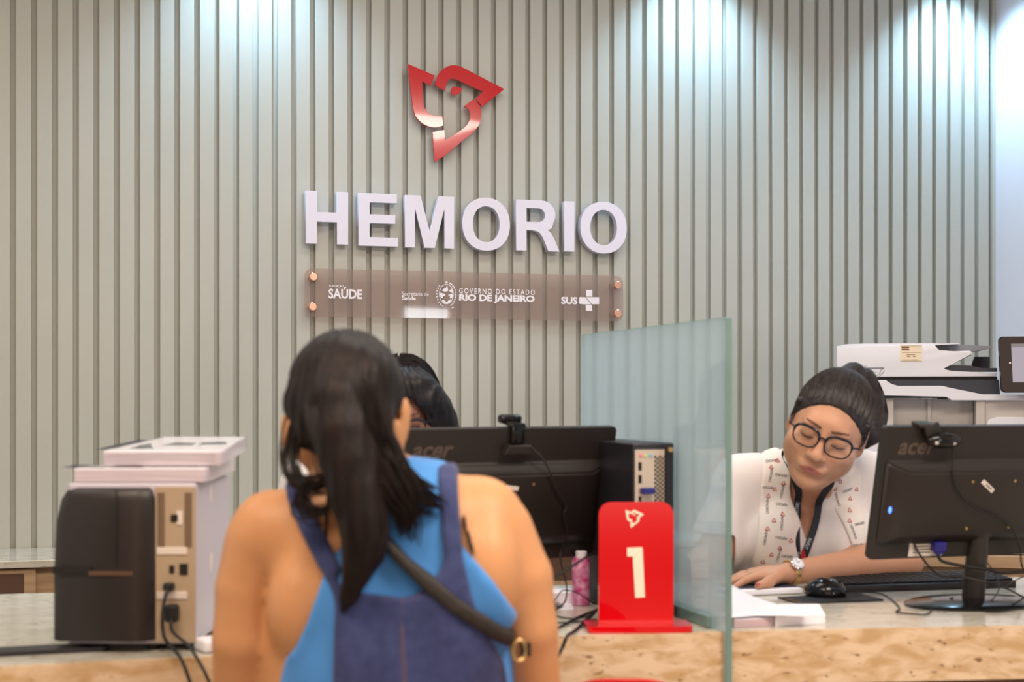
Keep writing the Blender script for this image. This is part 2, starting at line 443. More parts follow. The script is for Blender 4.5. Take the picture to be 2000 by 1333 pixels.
# ---------------------------------------------------------------- red dove emblem
DOVE = [
 [(145,98),(357,190),(327,270),(258,237),(262,320),(268,400),(273,430),(283,455),(300,478),(322,494),(350,503),(415,503),(424,583),(400,590),(370,597),(335,596),(300,586),(262,566),(228,536),(202,500),(188,450),(168,300)],
 [(357,265),(363,232),(375,200),(390,173),(410,150),(432,132),(460,117),(485,110),(515,108),(550,116),(580,130),(740,213),(900,297),(815,365),(728,435),(702,402),(675,370),(706,342),(735,315),(520,218),(492,213),(470,222),(455,243),(445,270),(437,310)],
 [(485,305),(488,288),(500,277),(520,276),(548,284),(578,295),(562,315),(540,335),(520,347),(500,343),(488,328)],
 [(340,632),(385,622),(432,615),(436,655),(440,692),(500,660),(545,630),(585,600),(612,572),(628,540),(635,510),(632,475),(618,450),(588,430),(625,400),(658,375),(682,392),(702,415),(716,440),(722,470),(722,505),(715,545),(700,580),(680,612),(650,642),(610,672),(570,702),(500,765),(430,820),(355,868)]]
mpt = thing('dove_emblem', 'red dove head emblem mounted on the slatted wall above the white letters', 'emblem', wallp(wall_sz(880, 220)[0], 0, wall_sz(880, 220)[1]))
WI = mpt.matrix_basis.inverted() @ WALLM
for i, (pl, nm) in enumerate(zip(DOVE, ('wing', 'head_outline', 'eye', 'breast_outline'))):
    lp = [wall_sz(760 + x / 4.0, 100 + y / 4.0, LN) for x, y in pl]
    me = flat_shape([lp], 0.012, 0.0004)
    o = link(nm, me, M['dove'], mpt); o.matrix_local = Matrix.Translation(-mpt.location) @ WALLM @ Matrix.Translation((0, 0, LN - 0.012))
    c = np.mean(lp, axis=0)
    if nm == 'eye': q = [c]
    else: q = [np.array(lp[1 if nm == 'wing' else 0]) * .85 + c * .15, np.array(lp[len(lp) // 2]) * .92 + c * .08]
    pg = MB()
    for a in ([c] if nm == 'eye' else [ (np.array(lp[0]) * .35 + np.array(lp[-1]) * .35 + c * .3) ]):
        pg.cyl((a[0], a[1], 0.001), (a[0], a[1], -(LN - 0.012) - 0.014), 0.003, n=10)
    pg.build('standoff_peg', M['steel'], o)
# ---------------------------------------------------------------- acrylic plaque with the partner logos
PN = 0.040
a_s, a_t = wall_sz(595, 524, PN); b_s, _ = wall_sz(1217, 546, PN)
_, a_b = wall_sz(600, 618.5, PN)
pw, ph = b_s - a_s, a_t - a_b
plq = thing('wall_plaque', 'clear smoky acrylic plaque with white logos on copper standoffs', 'sign', wallp(a_s + pw / 2, 0, a_b))
PM = Matrix.Translation(-plq.location) @ WALLM
me = flat_shape([rrect(pw, ph, 0.022, cx=a_s + pw / 2, cy=a_b + ph / 2)], 0.005, 0.0004)
link('acrylic_sheet', me, M['plaque'], plq, matrix=PM @ Matrix.Translation((0, 0, PN - 0.005)))
for px, py in ((612, 541), (610.5, 599.5), (1206, 557.5), (1206, 613)):
    s, z = wall_sz(px, py, PN)
    so = MB().lathe([(0.011, -PN - 0.014), (0.011, -0.006), (0.0125, 0.0), (0.0125, 0.007), (0.0105, 0.009)]).build('standoff', M['copper'], plq, True)
    so.matrix_local = PM @ Matrix.Translation((s, z, PN))
def print_on_wall(mes, name, n, parent, m=None):
    me = join_meshes(name, mes)
    return link(name, me, m or M['print_white'], parent, matrix=PM @ Matrix.Translation((0, 0, n)))
def wtext(body, x0, x1, ytop, ybot, **kw):
    s0, zb = wall_sz(x0, ybot, PN); s1, _ = wall_sz(x1, ybot, PN); _, zt = wall_sz(x0, ytop, PN)
    return text_mesh(body, width=s1 - s0, height=zt - zb, left=s0, base=zb, **kw)
print_on_wall([wtext('FUNDAÇÃO', 643, 671, 555.5, 561.5, bold=0.01), wtext('SAÚDE', 641.5, 707.5, 559.5, 583.5, bold=0.03)], 'foundation_logo', PN + 0.0006, plq)
print_on_wall([wtext('Secretaria de', 785, 837.5, 569.5, 578, bold=0.0), wtext('Saúde', 785, 812, 578.5, 586.5, bold=0.03)], 'health_office_logo', PN + 0.0006, plq)
print_on_wall([wtext('GOVERNO DO ESTADO', 896.5, 1044.5, 563, 573.5, spacing=1.35, bold=0.01), wtext('RIO DE JANEIRO', 896.5, 1044, 574.5, 591.5, bold=0.045, spacing=0.98)], 'state_government_logo', PN + 0.0006, plq)
# crest
def wl(pts): return [wall_sz(820 + x / 7.692, 530 + y / 7.692, PN) for x, y in pts]
def ringp(cx, cy, rx, ry, t, n=40):
    return [wl([(cx + rx * math.cos(2 * math.pi * i / n), cy + ry * math.sin(2 * math.pi * i / n)) for i in range(n)]),
            wl([(cx + (rx - t) * math.cos(2 * math.pi * i / n), cy + (ry - t) * math.sin(2 * math.pi * i / n)) for i in range(n)][::-1])]
crest = [flat_shape(ringp(397, 345, 110, 152, 9), 0.0001)]
for pl in ([(335,300),(345,270),(390,255),(405,215),(412,215),(418,258),(428,290),(400,308)], [(440,300),(470,262),(490,290),(500,330),(470,322)],
           [(302,325),(340,330),(385,345),(380,370),(350,378),(345,410),(312,395),(300,360)], [(470,345),(492,330),(500,352),(492,400),(455,415),(448,380),(470,365),(430,372),(428,352)],
           [(330,440),(350,425),(380,450),(400,470),(430,440),(460,425),(470,440),(440,480),(400,494),(360,482)]):
    crest.append(flat_shape([wl(pl)], 0.0001))
def star(cx, cy, r, rot=0):
    return [(cx + (r if i % 2 == 0 else r * .42) * math.sin(math.pi * i / 5 + rot), cy - (r if i % 2 == 0 else r * .42) * math.cos(math.pi * i / 5 + rot)) for i in range(10)]
crest.append(flat_shape([wl(star(400, 168, 26))], 0.0001))
for i in range(12):
    a = R(-68 + i * 11.5)
    crest.append(flat_shape([wl(star(397 + 142 * math.cos(a), 352 + 182 * math.sin(a), 19, i))], 0.0001))
for i in range(9):
    a = R(118 + i * 14); cx, cy = 397 + 142 * math.cos(a), 352 + 182 * math.sin(a)
    for dv in (-1, 1):
        tx, ty = -math.sin(a), math.cos(a); ox, oy = math.cos(a) * dv, math.sin(a) * dv
        crest.append(flat_shape([wl([(cx, cy), (cx - tx * 8 + ox * 10, cy - ty * 8 + oy * 10), (cx + tx * -30 + ox * 14, cy + ty * -30 + oy * 14), (cx - tx * 20 + ox * 2, cy - ty * 20 + oy * 2)])], 0.0001))
crest.append(flat_shape([wl([(478,545),(505,540),(512,552),(480,560)])], 0.0001))
print_on_wall(crest, 'state_crest', PN + 0.0006, plq)
# SUS + cross
def w2(pts): return [wall_sz(1060 + x / 11.11, 530 + y / 11.11, PN) for x, y in pts]
sus = [wtext('SUS', 1096, 1127.5, 580, 594.5, bold=0.04)]
for pl in ([(938,408),(1076,408),(1076,553),(938,550)], [(790,563),(922,568),(1052,722),(930,722),(860,716),(790,708)], [(936,565),(1222,566),(1222,718),(1068,718)],
           [(928,733),(1070,733),(1066,790),(1076,866),(934,866)]):
    sus.append(flat_shape([w2(pl)], 0.0001))
print_on_wall(sus, 'cross_logo', PN + 0.0006, plq)

# ---------------------------------------------------------------- low credenza along the wall
CRZ = 0.753
crd = thing('credenza', 'long low light wood credenza with a stone top under the slatted wall', 'cabinet', wallp(0, 0.16, 0), TH)
def cbox(mb, s0, s1, n0, n1, z0, z1, bev=0.0):   # local x=s, y=-n (+0.16)
    mb.box(((s0 + s1) / 2, 0.16 - (n0 + n1) / 2, (z0 + z1) / 2), (s1 - s0, abs(n1 - n0), z1 - z0), None, bev)
mb = MB(); cbox(mb, -2.5, S1 - 0.02, 0.004, 0.30, 0.0, CRZ - 0.0205); mb.build('carcass', M['wood'], crd)
mb = MB(); cbox(mb, -2.5, S1 - 0.02, 0.002, 0.33, CRZ - 0.020, CRZ, 0.002); mb.build('stone_top', M['travertine_grey_sheen'], crd)
sd, _ = wall_sz(70, 1130, 0.31)
x = sd - 0.5
while x < S1 - 0.6:
    mb = MB()
    z1, z0 = CRZ - 0.024, 0.1
    cbox(mb, x, x + 0.5, 0.3, 0.316, z0, z1, 0.001)
    d = mb.build('door', M['wood'], crd)
    mb = MB()
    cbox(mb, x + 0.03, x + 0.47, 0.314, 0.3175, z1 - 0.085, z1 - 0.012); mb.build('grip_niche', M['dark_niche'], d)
    x += 0.56
# ---------------------------------------------------------------- counter
FR = [(-1.9, 1.97), (-1.35, 2.14), (-0.829, 2.305), (-0.506, 2.40), (-0.2, 2.50), (0.084, 2.592), (0.39, 2.650), (0.70, 2.688), (0.978, 2.718), (1.45, 2.77), (1.75, 2.80)]
BK = [(-1.9, 2.90), (-1.08, 3.16), (0.1, 3.29), (0.6, 3.37), (1.2, 3.44), (1.7, 3.48)]
CTZ = 0.753
ctr = thing('reception_counter', 'long travertine reception counter with a polished top', 'counter', (0, 2.9, 0))
def loop(front, back, off=0.0): return [(x, y - 2.9 + off) for x, y in front] + [(x, y - 2.9) for x, y in back[::-1]]
mb = MB(); mb.prism(loop(FR, BK), CTZ - 0.02, CTZ, bev=0.0015); mb.build('worktop', M['travertine_grey_sheen'], ctr)
# apron below the front edge
def strip(front, off0, off1, z0, z1):
    a = [(x, y - 2.9 + off0) for x, y in front] + [(x, y - 2.9 + off1) for x, y in front[::-1]]
    return MB().prism(a, z0, z1)
strip(FR, -0.012, -0.0004, CTZ - 0.1, CTZ).build('front_fascia', M['travertine'], ctr)
strip(FR, 0.0015, 0.04, CTZ - 0.1, CTZ - 0.0205).build('apron', M['travertine'], ctr)
strip(FR, 0.40, 0.43, 0.0, CTZ - 0.0205).build('front_panel', M['brown_panel'], ctr)

# ---------------------------------------------------------------- glass partition
gx0, gy0 = 0.3995, 2.627
gt = thing('glass_partition', 'upright greenish glass screen dividing the counter between the two monitors', 'glass screen', (gx0, gy0, 0.0), R(17.1))
GL = 0.783
gz0, gz1 = 0.55, EYE + (HOR - 621.5) / FPX * gy0
mb = MB(); mb.box((0, GL / 2, (gz0 + gz1) / 2), (0.010, GL, gz1 - gz0))
# keep it off the counter body: the pane runs down only in front of it
mb.bm.free()
mb = MB()
poly = [(0, 0.45), (0.009, 0.45), (0.009, CTZ + 0.0005), (GL, CTZ + 0.0005), (GL, gz1), (0, gz1)]
mb.prism(poly, -0.006, 0.006, Matrix(((0, 0, 1, 0), (1, 0, 0, 0), (0, 1, 0, 0), (0, 0, 0, 1))))
mb.build('pane', M['glass'], gt)
mb = MB(); mb.box((0, -0.0012, (0.45 + gz1) / 2), (0.0115, 0.002, gz1 - 0.45)); mb.build('near_edge', M['glass_edge'], gt)
mb = MB(); mb.box((0, GL + 0.0012, (CTZ + gz1) / 2), (0.0115, 0.002, gz1 - CTZ)); mb.build('far_edge', mat('pale_glass_edge', srgb(226, 226, 206), 0.3), gt)
mb = MB(); mb.box((0, GL / 2, gz1 + 0.0008), (0.0115, GL, 0.0014)); mb.build('top_edge', mat('top_glass_edge', srgb(150, 190, 184), 0.2), gt)
mb = MB(); mb.box((0, GL / 2 + 0.03, CTZ + 0.0115), (0.03, GL - 0.06, 0.022), None, 0.002); mb.build('floor_channel', M['glass_edge'], gt)

# ---------------------------------------------------------------- the far side of the hall, behind the viewer, with a glowing panel added to reflect in the plaque
mb = MB(); ry = -3.6
dxc = wxc = None
def mirror_hit(px, py):          # where a sight line reflected in the wall plane reaches the rear wall
    d = Vector(((px - 1000) / FPX, 1, -(py - HOR) / FPX)); n = Vector((ST, -CT, 0))
    s_, z_ = wall_sz(px, py, PN); p = wallp(s_, PN, z_); r_ = d - 2 * d.dot(n) * n
    t_ = (ry - p.y) / r_.y; return p + r_ * t_
wa, wb = mirror_hit(790, 600), mirror_hit(880, 600)
x0w, x1w = sorted((wa.x, wb.x)); zt_w = wa.z
for a_, b_, c_, d_ in ((-4.4, x0w, 0, CEIL), (x1w, 9.0, 0, CEIL), (x0w, x1w, zt_w, CEIL), (x0w, x1w, 0, 0.25)):  # opening for the added panel, placed from the reflection in the plaque
    mb.box(((a_ + b_) / 2, ry - 0.05, (c_ + d_) / 2), (b_ - a_, 0.1, d_ - c_))
tag(mb.build('wall_rear', mat('rear_wall', srgb(150, 128, 116), 0.8)), kind='structure')
wn = MB().box(((x0w + x1w) / 2, ry - 0.06, (zt_w + 0.25) / 2), (x1w - x0w - 0.002, 0.02, zt_w - 0.252)).build('added_glow_panel', mat('added_panel_glow', (1, 1, 1), 0.5, emit=(0.95, 0.97, 1.0), estr=12.0)); tag(wn, kind='structure')  # glowing panel added out of view for the plaque reflection; window only assumed
mb = MB(); mb.box((1.7, 0.8, 0), (9, 0, 0)); mb.bm.free()
def cp(px, py, h=0.0):           # point of the counter top (raised h) seen at px,py
    Y = FPX * (EYE - CTZ - h) / (py - HOR); return Vector(((px - 1000) / FPX * Y, Y, CTZ + h))
# ================================================================== MONITORS
def make_monitor(label, px, py, Y, yaw, tilt, neck_px=None, extras=False):
    NX = 0.0 if extras else 0.0
    c = P(px, py, Y)
    W_, H_ = 0.505, 0.280
    base_y = 0.03
    t = thing('monitor', label, 'monitor', (c.x, c.y + 0.02, CTZ), yaw)
    cz = c.z - CTZ
    T = Matrix.Translation((0, -0.02, cz)) @ Matrix.Rotation(tilt, 4, 'X')       # panel frame: x right, z up, -y towards the viewer
    XZ = Matrix(((1, 0, 0, 0), (0, 0, 1, 0), (0, 1, 0, 0), (0, 0, 0, 1)))
    mb = MB(); mb.prism(rrect(W_, H_, 0.006), -0.001, 0.016, XZ, bev=0.002)
    # ridge and tapering rear bulge
    mb2 = MB()
    secs = [(0.0, W_ - 0.02, 0.215 - H_ / 2, 0.030 - H_ / 2, 0.0), (-0.006, W_ - 0.03, 0.205 - H_ / 2, 0.036 - H_ / 2, 0.0), (-0.026, W_ - 0.12, 0.190 - H_ / 2, 0.062 - H_ / 2, 0.0)]
    rings = []
    for y, wd, zt, zb, _ in secs:
        rings.append([mb2.bm.verts.new(v) for v in ((-wd / 2, y, zb), (wd / 2, y, zb), (wd / 2, y, zt), (-wd / 2, y, zt))])
    for a, b in zip(rings, rings[1:]):
        for i in range(4): mb2.bm.faces.new((a[i], a[(i + 1) % 4], b[(i + 1) % 4], b[i]))
    mb2.bm.faces.new(rings[-1]); mb2.bm.faces.new(rings[0][::-1])
    bmesh.ops.bevel(mb2.bm, geom=[e for e in mb2.bm.edges], offset=0.004, segments=2, affect='EDGES')
    case = mb.build('case', M['black_plastic'], t, matrix=T)
    mb2.build('rear_housing', M['black_plastic'], t, True, matrix=T)
    MB().box((0, 0.0165, 0.004), (W_ - 0.03, 0.002, H_ - 0.045)).build('screen', M['screen_off'], t, matrix=T)
    lg = text_mesh('acer', width=0.090, bold=0.03, left=-W_ / 2 + 0.035, base=H_ / 2 - 0.058, shear=0.25)
    lo = link('logo', lg, M['acer_print'], t, matrix=T @ Matrix.Translation((0, -0.0022, 0)) @ Matrix.Rotation(R(90), 4, 'X'))
    for sx in (-0.05, 0.05):
        for sz in (0.030, -0.070):
            MB().cyl((sx, -0.0255, sz), (sx, -0.0275, sz), 0.003, n=12).build('screw', M['gold'], t, matrix=T)
    # stand
    nx = NX
    mb = MB(); mb.cyl((nx, 0.02, 0.014), (nx, 0.0, cz - 0.085), 0.0235, 0.0215, n=24); mb.ball((nx, -0.004, cz - 0.075), (0.032, 0.022, 0.03))
    mb.build('stand_neck', M['black_plastic'], t, True)
    mb = MB(); mb.lathe([(0.122, 0.0005), (0.123, 0.005), (0.112, 0.010), (0.03, 0.016)], 48, Matrix.Translation((nx, 0.02, 0)) @ Matrix.Diagonal((1.25, 0.8, 1, 1)))
    mb.build('stand_base', M['black_gloss'], t, True)
    if extras:
        o = MB().box((-0.122, -0.0012, -0.118), (0.080, 0.0012, 0.036)).build('rating_label', M['label_white'], t, matrix=T); o['label'] = 'pale paper label with small print'
        mb = MB()
        for i, wd in enumerate((0.05, 0.035, 0.055, 0.04)): mb.box((-0.122 - (0.06 - wd) / 2, -0.0022, -0.108 - 0.0065 * i), (wd, 0.0005, 0.0016))
        mb.build('label_print', M['black_rubber'], o)
        mb = MB(); mb.box((-0.1, -0.012, -0.112), (0.026, 0.02, 0.020), None, 0.002); mb.box((-0.1, -0.014, -0.123), (0.016, 0.014, 0.010), None, 0.002)
        v = mb.build('cable_plug', M['vga_blue'], t, matrix=T); v['label'] = 'blue video cable plug'
        MB().ball((-W_ / 2 + 0.036, -0.0115, -0.031), (0.0115, 0.002, 0.0105)).build('power_light', M['led'], t, True, matrix=T)
        o = MB().box((0, 0, 0), (0.036, 0.0015, 0.010), None, 0.0004).build('sticker', M['label_white'], t, matrix=T @ Matrix.Translation((-0.014, -0.0275, 0.020)) @ Matrix.Rotation(R(38), 4, 'Y'))
        MB().box((0.002, -0.001, 0), (0.018, 0.0006, 0.002)).build('sticker_print', M['black_rubber'], o)
    else:
        o = MB().box((0, 0, 0), (0.030, 0.0015, 0.009), None, 0.0004).build('sticker', M['label_white'], t, matrix=T @ Matrix.Translation((0.0, -0.0275, 0.024)) @ Matrix.Rotation(R(8), 4, 'Y'))
    return t, T
mon_l, TL = make_monitor('black monitor seen from behind, between the seated customer and the red number sign', 975, 969, 2.87, R(30), R(13))
mon_r, TR = make_monitor('black monitor seen from behind with a blue power light, beside the woman with glasses', 1918, 961, 2.95, TH, R(13), extras=True)

def wm(t, T, v):                 # panel point to world
    return (Matrix.Translation(t.location) @ Matrix.Rotation(t.rotation_euler.z, 4, 'Z')) @ T @ Vector(v)
def cable(name, label, pts, r=0.0022, m=None, cat='cable', group=None, n=8):
    pts = spline(pts, n)
    c = pts[0].copy()
    t = MB().tube([p - c for p in pts], r, 8).build(name, m or M['cable'], None, True)
    t.location = c
    return tag(t, label, cat, group)
# ---------------------------------------------------------------- webcams
def frame_of(t, T): return Matrix.Translation(t.location) @ Matrix.Rotation(t.rotation_euler.z, 4, 'Z') @ T
w1 = thing('webcam', 'black webcam clipped upright on top of the monitor behind the customer', 'webcam')
w1.matrix_world = frame_of(mon_l, TL) @ Matrix.Translation((0.010, 0, 0.14))
mb = MB(); mb.box((0, 0.007, 0.0065), (0.034, 0.034, 0.009), None, 0.003); mb.box((0, -0.0085, -0.008), (0.030, 0.007, 0.042), Matrix.Rotation(R(-8), 4, 'X'), 0.003)
mb.build('clip', M['black_gloss'], w1, True)
mb = MB(); mb.prism([(-0.034, -0.048), (0.034, -0.048), (0.026, -0.030), (-0.024, -0.030)], 0.004, 0.024, Matrix(((1, 0, 0, 0), (0, 0, -1, 0), (0, 1, 0, 0), (0, 0, 0, 1))), bev=0.002)
o = mb.build('clip_foot', M['black_plastic'], w1)
mb = MB(); mb.box((0, 0.030, 0.012), (0.05, 0.02, 0.018), None, 0.006); mb.build('camera_body', M['black_gloss'], w1, True)
w2_ = thing('webcam', 'black oval webcam clipped over the top of the monitor with the blue light', 'webcam')
w2_.matrix_world = frame_of(mon_r, TR) @ Matrix.Translation((-0.150, 0, 0.14))
mb = MB(); mb.box((-0.012, 0.002, 0.004), (0.040, 0.036, 0.008), None, 0.003)
mb.box((0.0, -0.012, -0.006), (0.034, 0.010, 0.030), Matrix.Rotation(R(-22), 4, 'Y'), 0.003); mb.build('clip', M['black_plastic'], w2_, True)
mb = MB(); mb.ball((0.025, -0.02, -0.024), (0.040, 0.014, 0.016)); mb.build('camera_body', M['black_gloss'], w2_, True)
MB().ball((0.0, -0.033, -0.026), (0.005, 0.003, 0.004)).build('screw_cap', M['steel'], w2_, True)
MB().ball((0.042, -0.031, -0.028), (0.004, 0.003, 0.0035)).build('screw_cap', M['steel'], w2_, True)
# cables off the webcams and the right monitor
F1, F2 = frame_of(mon_l, TL) @ Matrix.Translation((0.011, 0, 0)), frame_of(mon_r, TR) @ Matrix.Translation((-0.02, 0, 0))
def pl(t, v): return t @ Vector(v)
cable('webcam_cable', 'thin black webcam cable trailing down the back of the monitor behind the customer',
      [pl(F1, (0.03, -0.012, 0.105)), pl(F1, (0.055, -0.03, 0.08)), pl(F1, (0.085, -0.034, 0.03)), pl(F1, (0.118, -0.034, -0.015)), pl(F1, (0.116, -0.034, -0.035)), pl(F1, (0.132, -0.03, -0.08)), pl(F1, (0.128, -0.02, -0.13)),
       P(1107, 1150, 2.86), P(1095, 1185, 2.85), P(1040, 1200, 2.86)], 0.0017)
cable('webcam_cable', 'thin dark webcam cable hanging across the back of the monitor with the blue light',
      [pl(F2, (-0.085, -0.02, 0.112)), pl(F2, (-0.083, -0.028, 0.06)), pl(F2, (-0.076, -0.034, 0.03)), pl(F2, (-0.05, -0.034, -0.005)), pl(F2, (-0.01, -0.034, -0.03)), pl(F2, (0.04, -0.034, -0.048)), pl(F2, (0.075, -0.034, -0.072)),
       pl(F2, (0.095, -0.04, -0.11)), pl(F2, (0.13, -0.02, -0.17)), P(2060, 1165, 2.9)], 0.0019)
cable('video_cable', 'thick black video cable looping from the blue plug past the monitor stand',
      [pl(F2, (-0.082, -0.016, -0.128)), pl(F2, (-0.072, -0.02, -0.142)), pl(F2, (-0.03, -0.03, -0.150)), pl(F2, (0.02, -0.04, -0.155)), pl(F2, (0.06, -0.04, -0.165)), pl(F2, (0.13, -0.04, -0.165)), pl(F2, (0.2, -0.03, -0.18))], 0.0034)
cable('power_cable', 'black cable sloping from under the monitor with the blue light to the right edge',
      [pl(F2, (-0.135, 0.0, -0.10)), pl(F2, (-0.12, -0.01, -0.13)), pl(F2, (-0.07, -0.01, -0.175)), P(1880, 1128, 2.92), P(1925, 1138, 2.90), P(1965, 1150, 2.88), cp(2010, 1172, .004), cp(2060, 1185, .003)], 0.0022)
cable('thin_cable', 'thin dark cable crossing behind the right monitor stand',
      [P(1925, 1095, 3.04), P(1945, 1125, 3.02), P(1952, 1148, 2.99), cp(1938, 1172, .016), cp(1915, 1186, .003), cp(1930, 1196, .003), cp(1975, 1193, .003), cp(2030, 1182, .003)], 0.0013)
cable('thin_cable', 'thin dark cable looping up at the right edge of the counter',
      [P(1960, 1150, 3.05), P(1978, 1138, 3.05), P(1992, 1130, 3.06), P(2010, 1122, 3.07)], 0.0013)
# ---------------------------------------------------------------- mouse, pad, keyboard
t = thing('mouse_pad', 'black rectangular mouse pad under the computer mouse', 'mouse pad', P(1622, 1172, 1215 / 397.0), TH)
t.location.z = CTZ
MB().box((0, 0, 0.0022), (0.20, 0.10, 0.003), None, 0.001).build('pad', M['black_rubber'], t)
MB().box((-0.095, 0, 0.0026), (0.012, 0.098, 0.0032), None, 0.001).build('rim', M['black_gloss'], t)
mY = 1215 / 391.0
t = thing('computer_mouse', 'black glossy computer mouse on its pad beside the keyboard', 'mouse', P(1612, 1160, 3.1), R(68))
t.location.z = CTZ + 0.0038
mb = MB(); mb.ball((0, 0, 0.008), (0.042, 0.036, 0.031), None, 32, 20)
bmesh.ops.bisect_plane(mb.bm, geom=mb.bm.verts[:] + mb.bm.edges[:] + mb.bm.faces[:], plane_co=(0, 0, 0.0005), plane_no=(0, 0, 1), clear_inner=True)
bmesh.ops.contextual_create(mb.bm, geom=[e for e in mb.bm.edges if e.is_boundary])
bmesh.ops.scale(mb.bm, vec=(1.0, 1.28, 1), verts=mb.bm.verts[:])
mb.build('shell', M['black_gloss'], t, True)
MB().box((0, -0.030, 0.0325), (0.005, 0.016, 0.006), None, 0.002).build('scroll_wheel', M['black_rubber'], t)
cable('mouse_cable', 'thin black mouse cable looping over the counter near the front edge',
      [cp(1650, 1160, .014), cp(1690, 1158, .006), cp(1722, 1161, .003), cp(1742, 1172, .003), cp(1757, 1188, .003), cp(1751, 1196, .0025), cp(1775, 1199, .0025), cp(1808, 1201, .0025), cp(1819, 1192, .003), cp(1811, 1186, .004), cp(1832, 1176, .004), cp(1862, 1168, .018)], 0.0015)
t = thing('keyboard', 'black keyboard lying behind the monitor with the blue light', 'keyboard', P(1790, 1140, 3.27), R(12))
t.location.z = CTZ
MB().box((0, 0, 0.0105), (0.43, 0.13, 0.018), Matrix.Rotation(R(3), 4, 'X'), 0.004).build('key_tray', M['black_plastic'], t, True)
mb = MB()
for r_ in range(6):
    for c_ in range(21): mb.box((-0.200 + 0.020 * c_, -0.050 + 0.020 * r_, 0.0195 + 0.0010 * r_), (0.0178, 0.0172, 0.004), None, 0.001, 1)
mb.build('keys', M['black_rubber'], t)['kind'] = 'stuff'
# ---------------------------------------------------------------- papers by the glass on the right
def sheet_stack(name, label, cat, corners, h, m=M['paper'], side=None, group=None, ink=None, z0=CTZ, curl=0.0):
    c = sum((Vector(p) for p in corners), Vector()) / len(corners); c.z = 0
    t = thing(name, label, cat, (c.x, c.y, z0), 0, group)
    MB().prism([((Vector(p) - c).x, (Vector(p) - c).y) for p in corners], 0.0006, h - 0.0006).build('page_edges', side or M['paper_edge'], t)
    o = MB().prism([((Vector(p) - c).x, (Vector(p) - c).y) for p in corners], h - 0.0006, h).build('top_sheet', m, t)
    if ink:
        mb = MB()
        for poly in ink: mb.prism([(x, y) for x, y in poly], h, h + 0.0003)
        mb.build('printing', M['paper_ink'], o)
    return t
sheet_stack('paper_stack', 'low stack of pale pink paper slips lying beside the glass screen', 'paper', [cp(1434, 1228), cp(1512, 1224), cp(1512, 1198), cp(1434, 1200)], 0.016, side=mat('pinkish_slips', srgb(206, 182, 184), 0.8, var=srgb(184, 156, 164), vscale=10, stretch=(.3, .3, 80)))
sheet_stack('paper_pad', 'thick white pad of slips at the front edge of the counter', 'paper', [cp(1514, 1225), cp(1612, 1220), cp(1600, 1198), cp(1522, 1198)], 0.0185, side=M['paper'])
# crumpled loose sheets: curved surfaces with thickness
def loose_sheet(name, label, ptsgrid, m, ink=None, group=None):
    bm = bmesh.new(); g = [[bm.verts.new(Vector(p)) for p in row] for row in ptsgrid]
    for a, b in zip(g, g[1:]):
        for i in range(len(a) - 1): bm.faces.new((a[i], a[i + 1], b[i + 1], b[i]))
    bmesh.ops.subdivide_edges(bm, edges=bm.edges[:], cuts=3, use_grid_fill=True, smooth=0.6)
    bmesh.ops.recalc_face_normals(bm, faces=bm.faces[:])
    r = bmesh.ops.solidify(bm, geom=bm.faces[:], thickness=0.0006)
    me = bpy.data.meshes.new(name); c = Vector(ptsgrid[0][0])
    for v in bm.verts: v.co -= c
    bm.to_mesh(me); bm.free(); o = link(name, me, m, None, True); o.location = c
    return tag(o, label, 'paper', group)
loose_sheet('crumpled_sheet', 'white sheet with a raised curled corner beside the glass screen',
   [[cp(1426, 1207, .021), cp(1475, 1203, .021), cp(1530, 1203, .024), cp(1586, 1204, .022)],
    [cp(1426, 1180, .030), cp(1462, 1175, .027), cp(1512, 1180, .030), cp(1560, 1193, .026)],
    [cp(1426, 1141, .045), cp(1441, 1149, .034), cp(1474, 1167, .024), cp(1528, 1184, .021)]], M['paper'])
loose_sheet('printed_sheet', 'sheet with dark print half under the curled white sheet by the glass',
   [[P(1418, 1178, 3.0), P(1432, 1176, 3.02), P(1446, 1178, 3.0)], [P(1418, 1158, 3.04), P(1430, 1156, 3.06), P(1440, 1164, 3.06)], [P(1418, 1146, 3.06), P(1428, 1146, 3.08), P(1436, 1154, 3.1)]], M['paper_ink'])
t = thing('notepad', 'thin white pad lying under the hand with the wristwatch', 'notepad', cp(1490, 1160, 0.0), R(14)); t.location.z = CTZ
MB().box((0.0, 0.02, 0.007), (0.165, 0.10, 0.012), None, 0.003).build('pages', M['paper'], t)
MB().box((0.0, 0.03, 0.0137), (0.160, 0.08, 0.001)).build('dark_cover', M['paper_ink'], t)
# ---------------------------------------------------------------- red number sign
sY = 2.665
t = thing('number_sign', 'glossy red desk sign with a white number 1 and dove mark', 'sign', P(1245, 1222, sY), R(3))
t.location.z = CTZ
pxm = FPX / sY
XZs = Matrix(((1, 0, 0, 0), (0, 0, -1, 0), (0, 1, 0, 0), (0, 0, 0, 1)))
sc = 1.0 / pxm
def sg(x, y): return ((x - 1245) * sc, (1222 - y) * sc)
wd, hh = 147 * sc, (1222 - 972) * sc
top = []
for sx, a0 in ((1, 0), (-1, 90)):
    for k2 in range(8):
        a = R(a0 + 90 * k2 / 7); rr = 0.024
        top.append((sx * (wd / 2 - rr) + rr * math.cos(a), hh - rr + rr * math.sin(a)))
poly = [(-wd / 2, 0.012), (wd / 2, 0.012)] + top
mb = MB(); mb.prism([(x - 0.003, y) for x, y in poly], -0.004, 0.004, XZs, bev=0.001); plate = mb.build('plate', M['sign_red'], t)
mb = MB(); mb.prism(rrect(0.196, 0.085, 0.010), 0.0005, 0.0125, None, bev=0.002); mb.build('foot', M['sign_red'], t).location = (0.0, 0.0, 0)
one = [(1224, 1061), (1254, 1060), (1259, 1158), (1240, 1159), (1235, 1078), (1224, 1078)]
me = flat_shape([[(sg(x, y)) for x, y in one]], 0.0006)
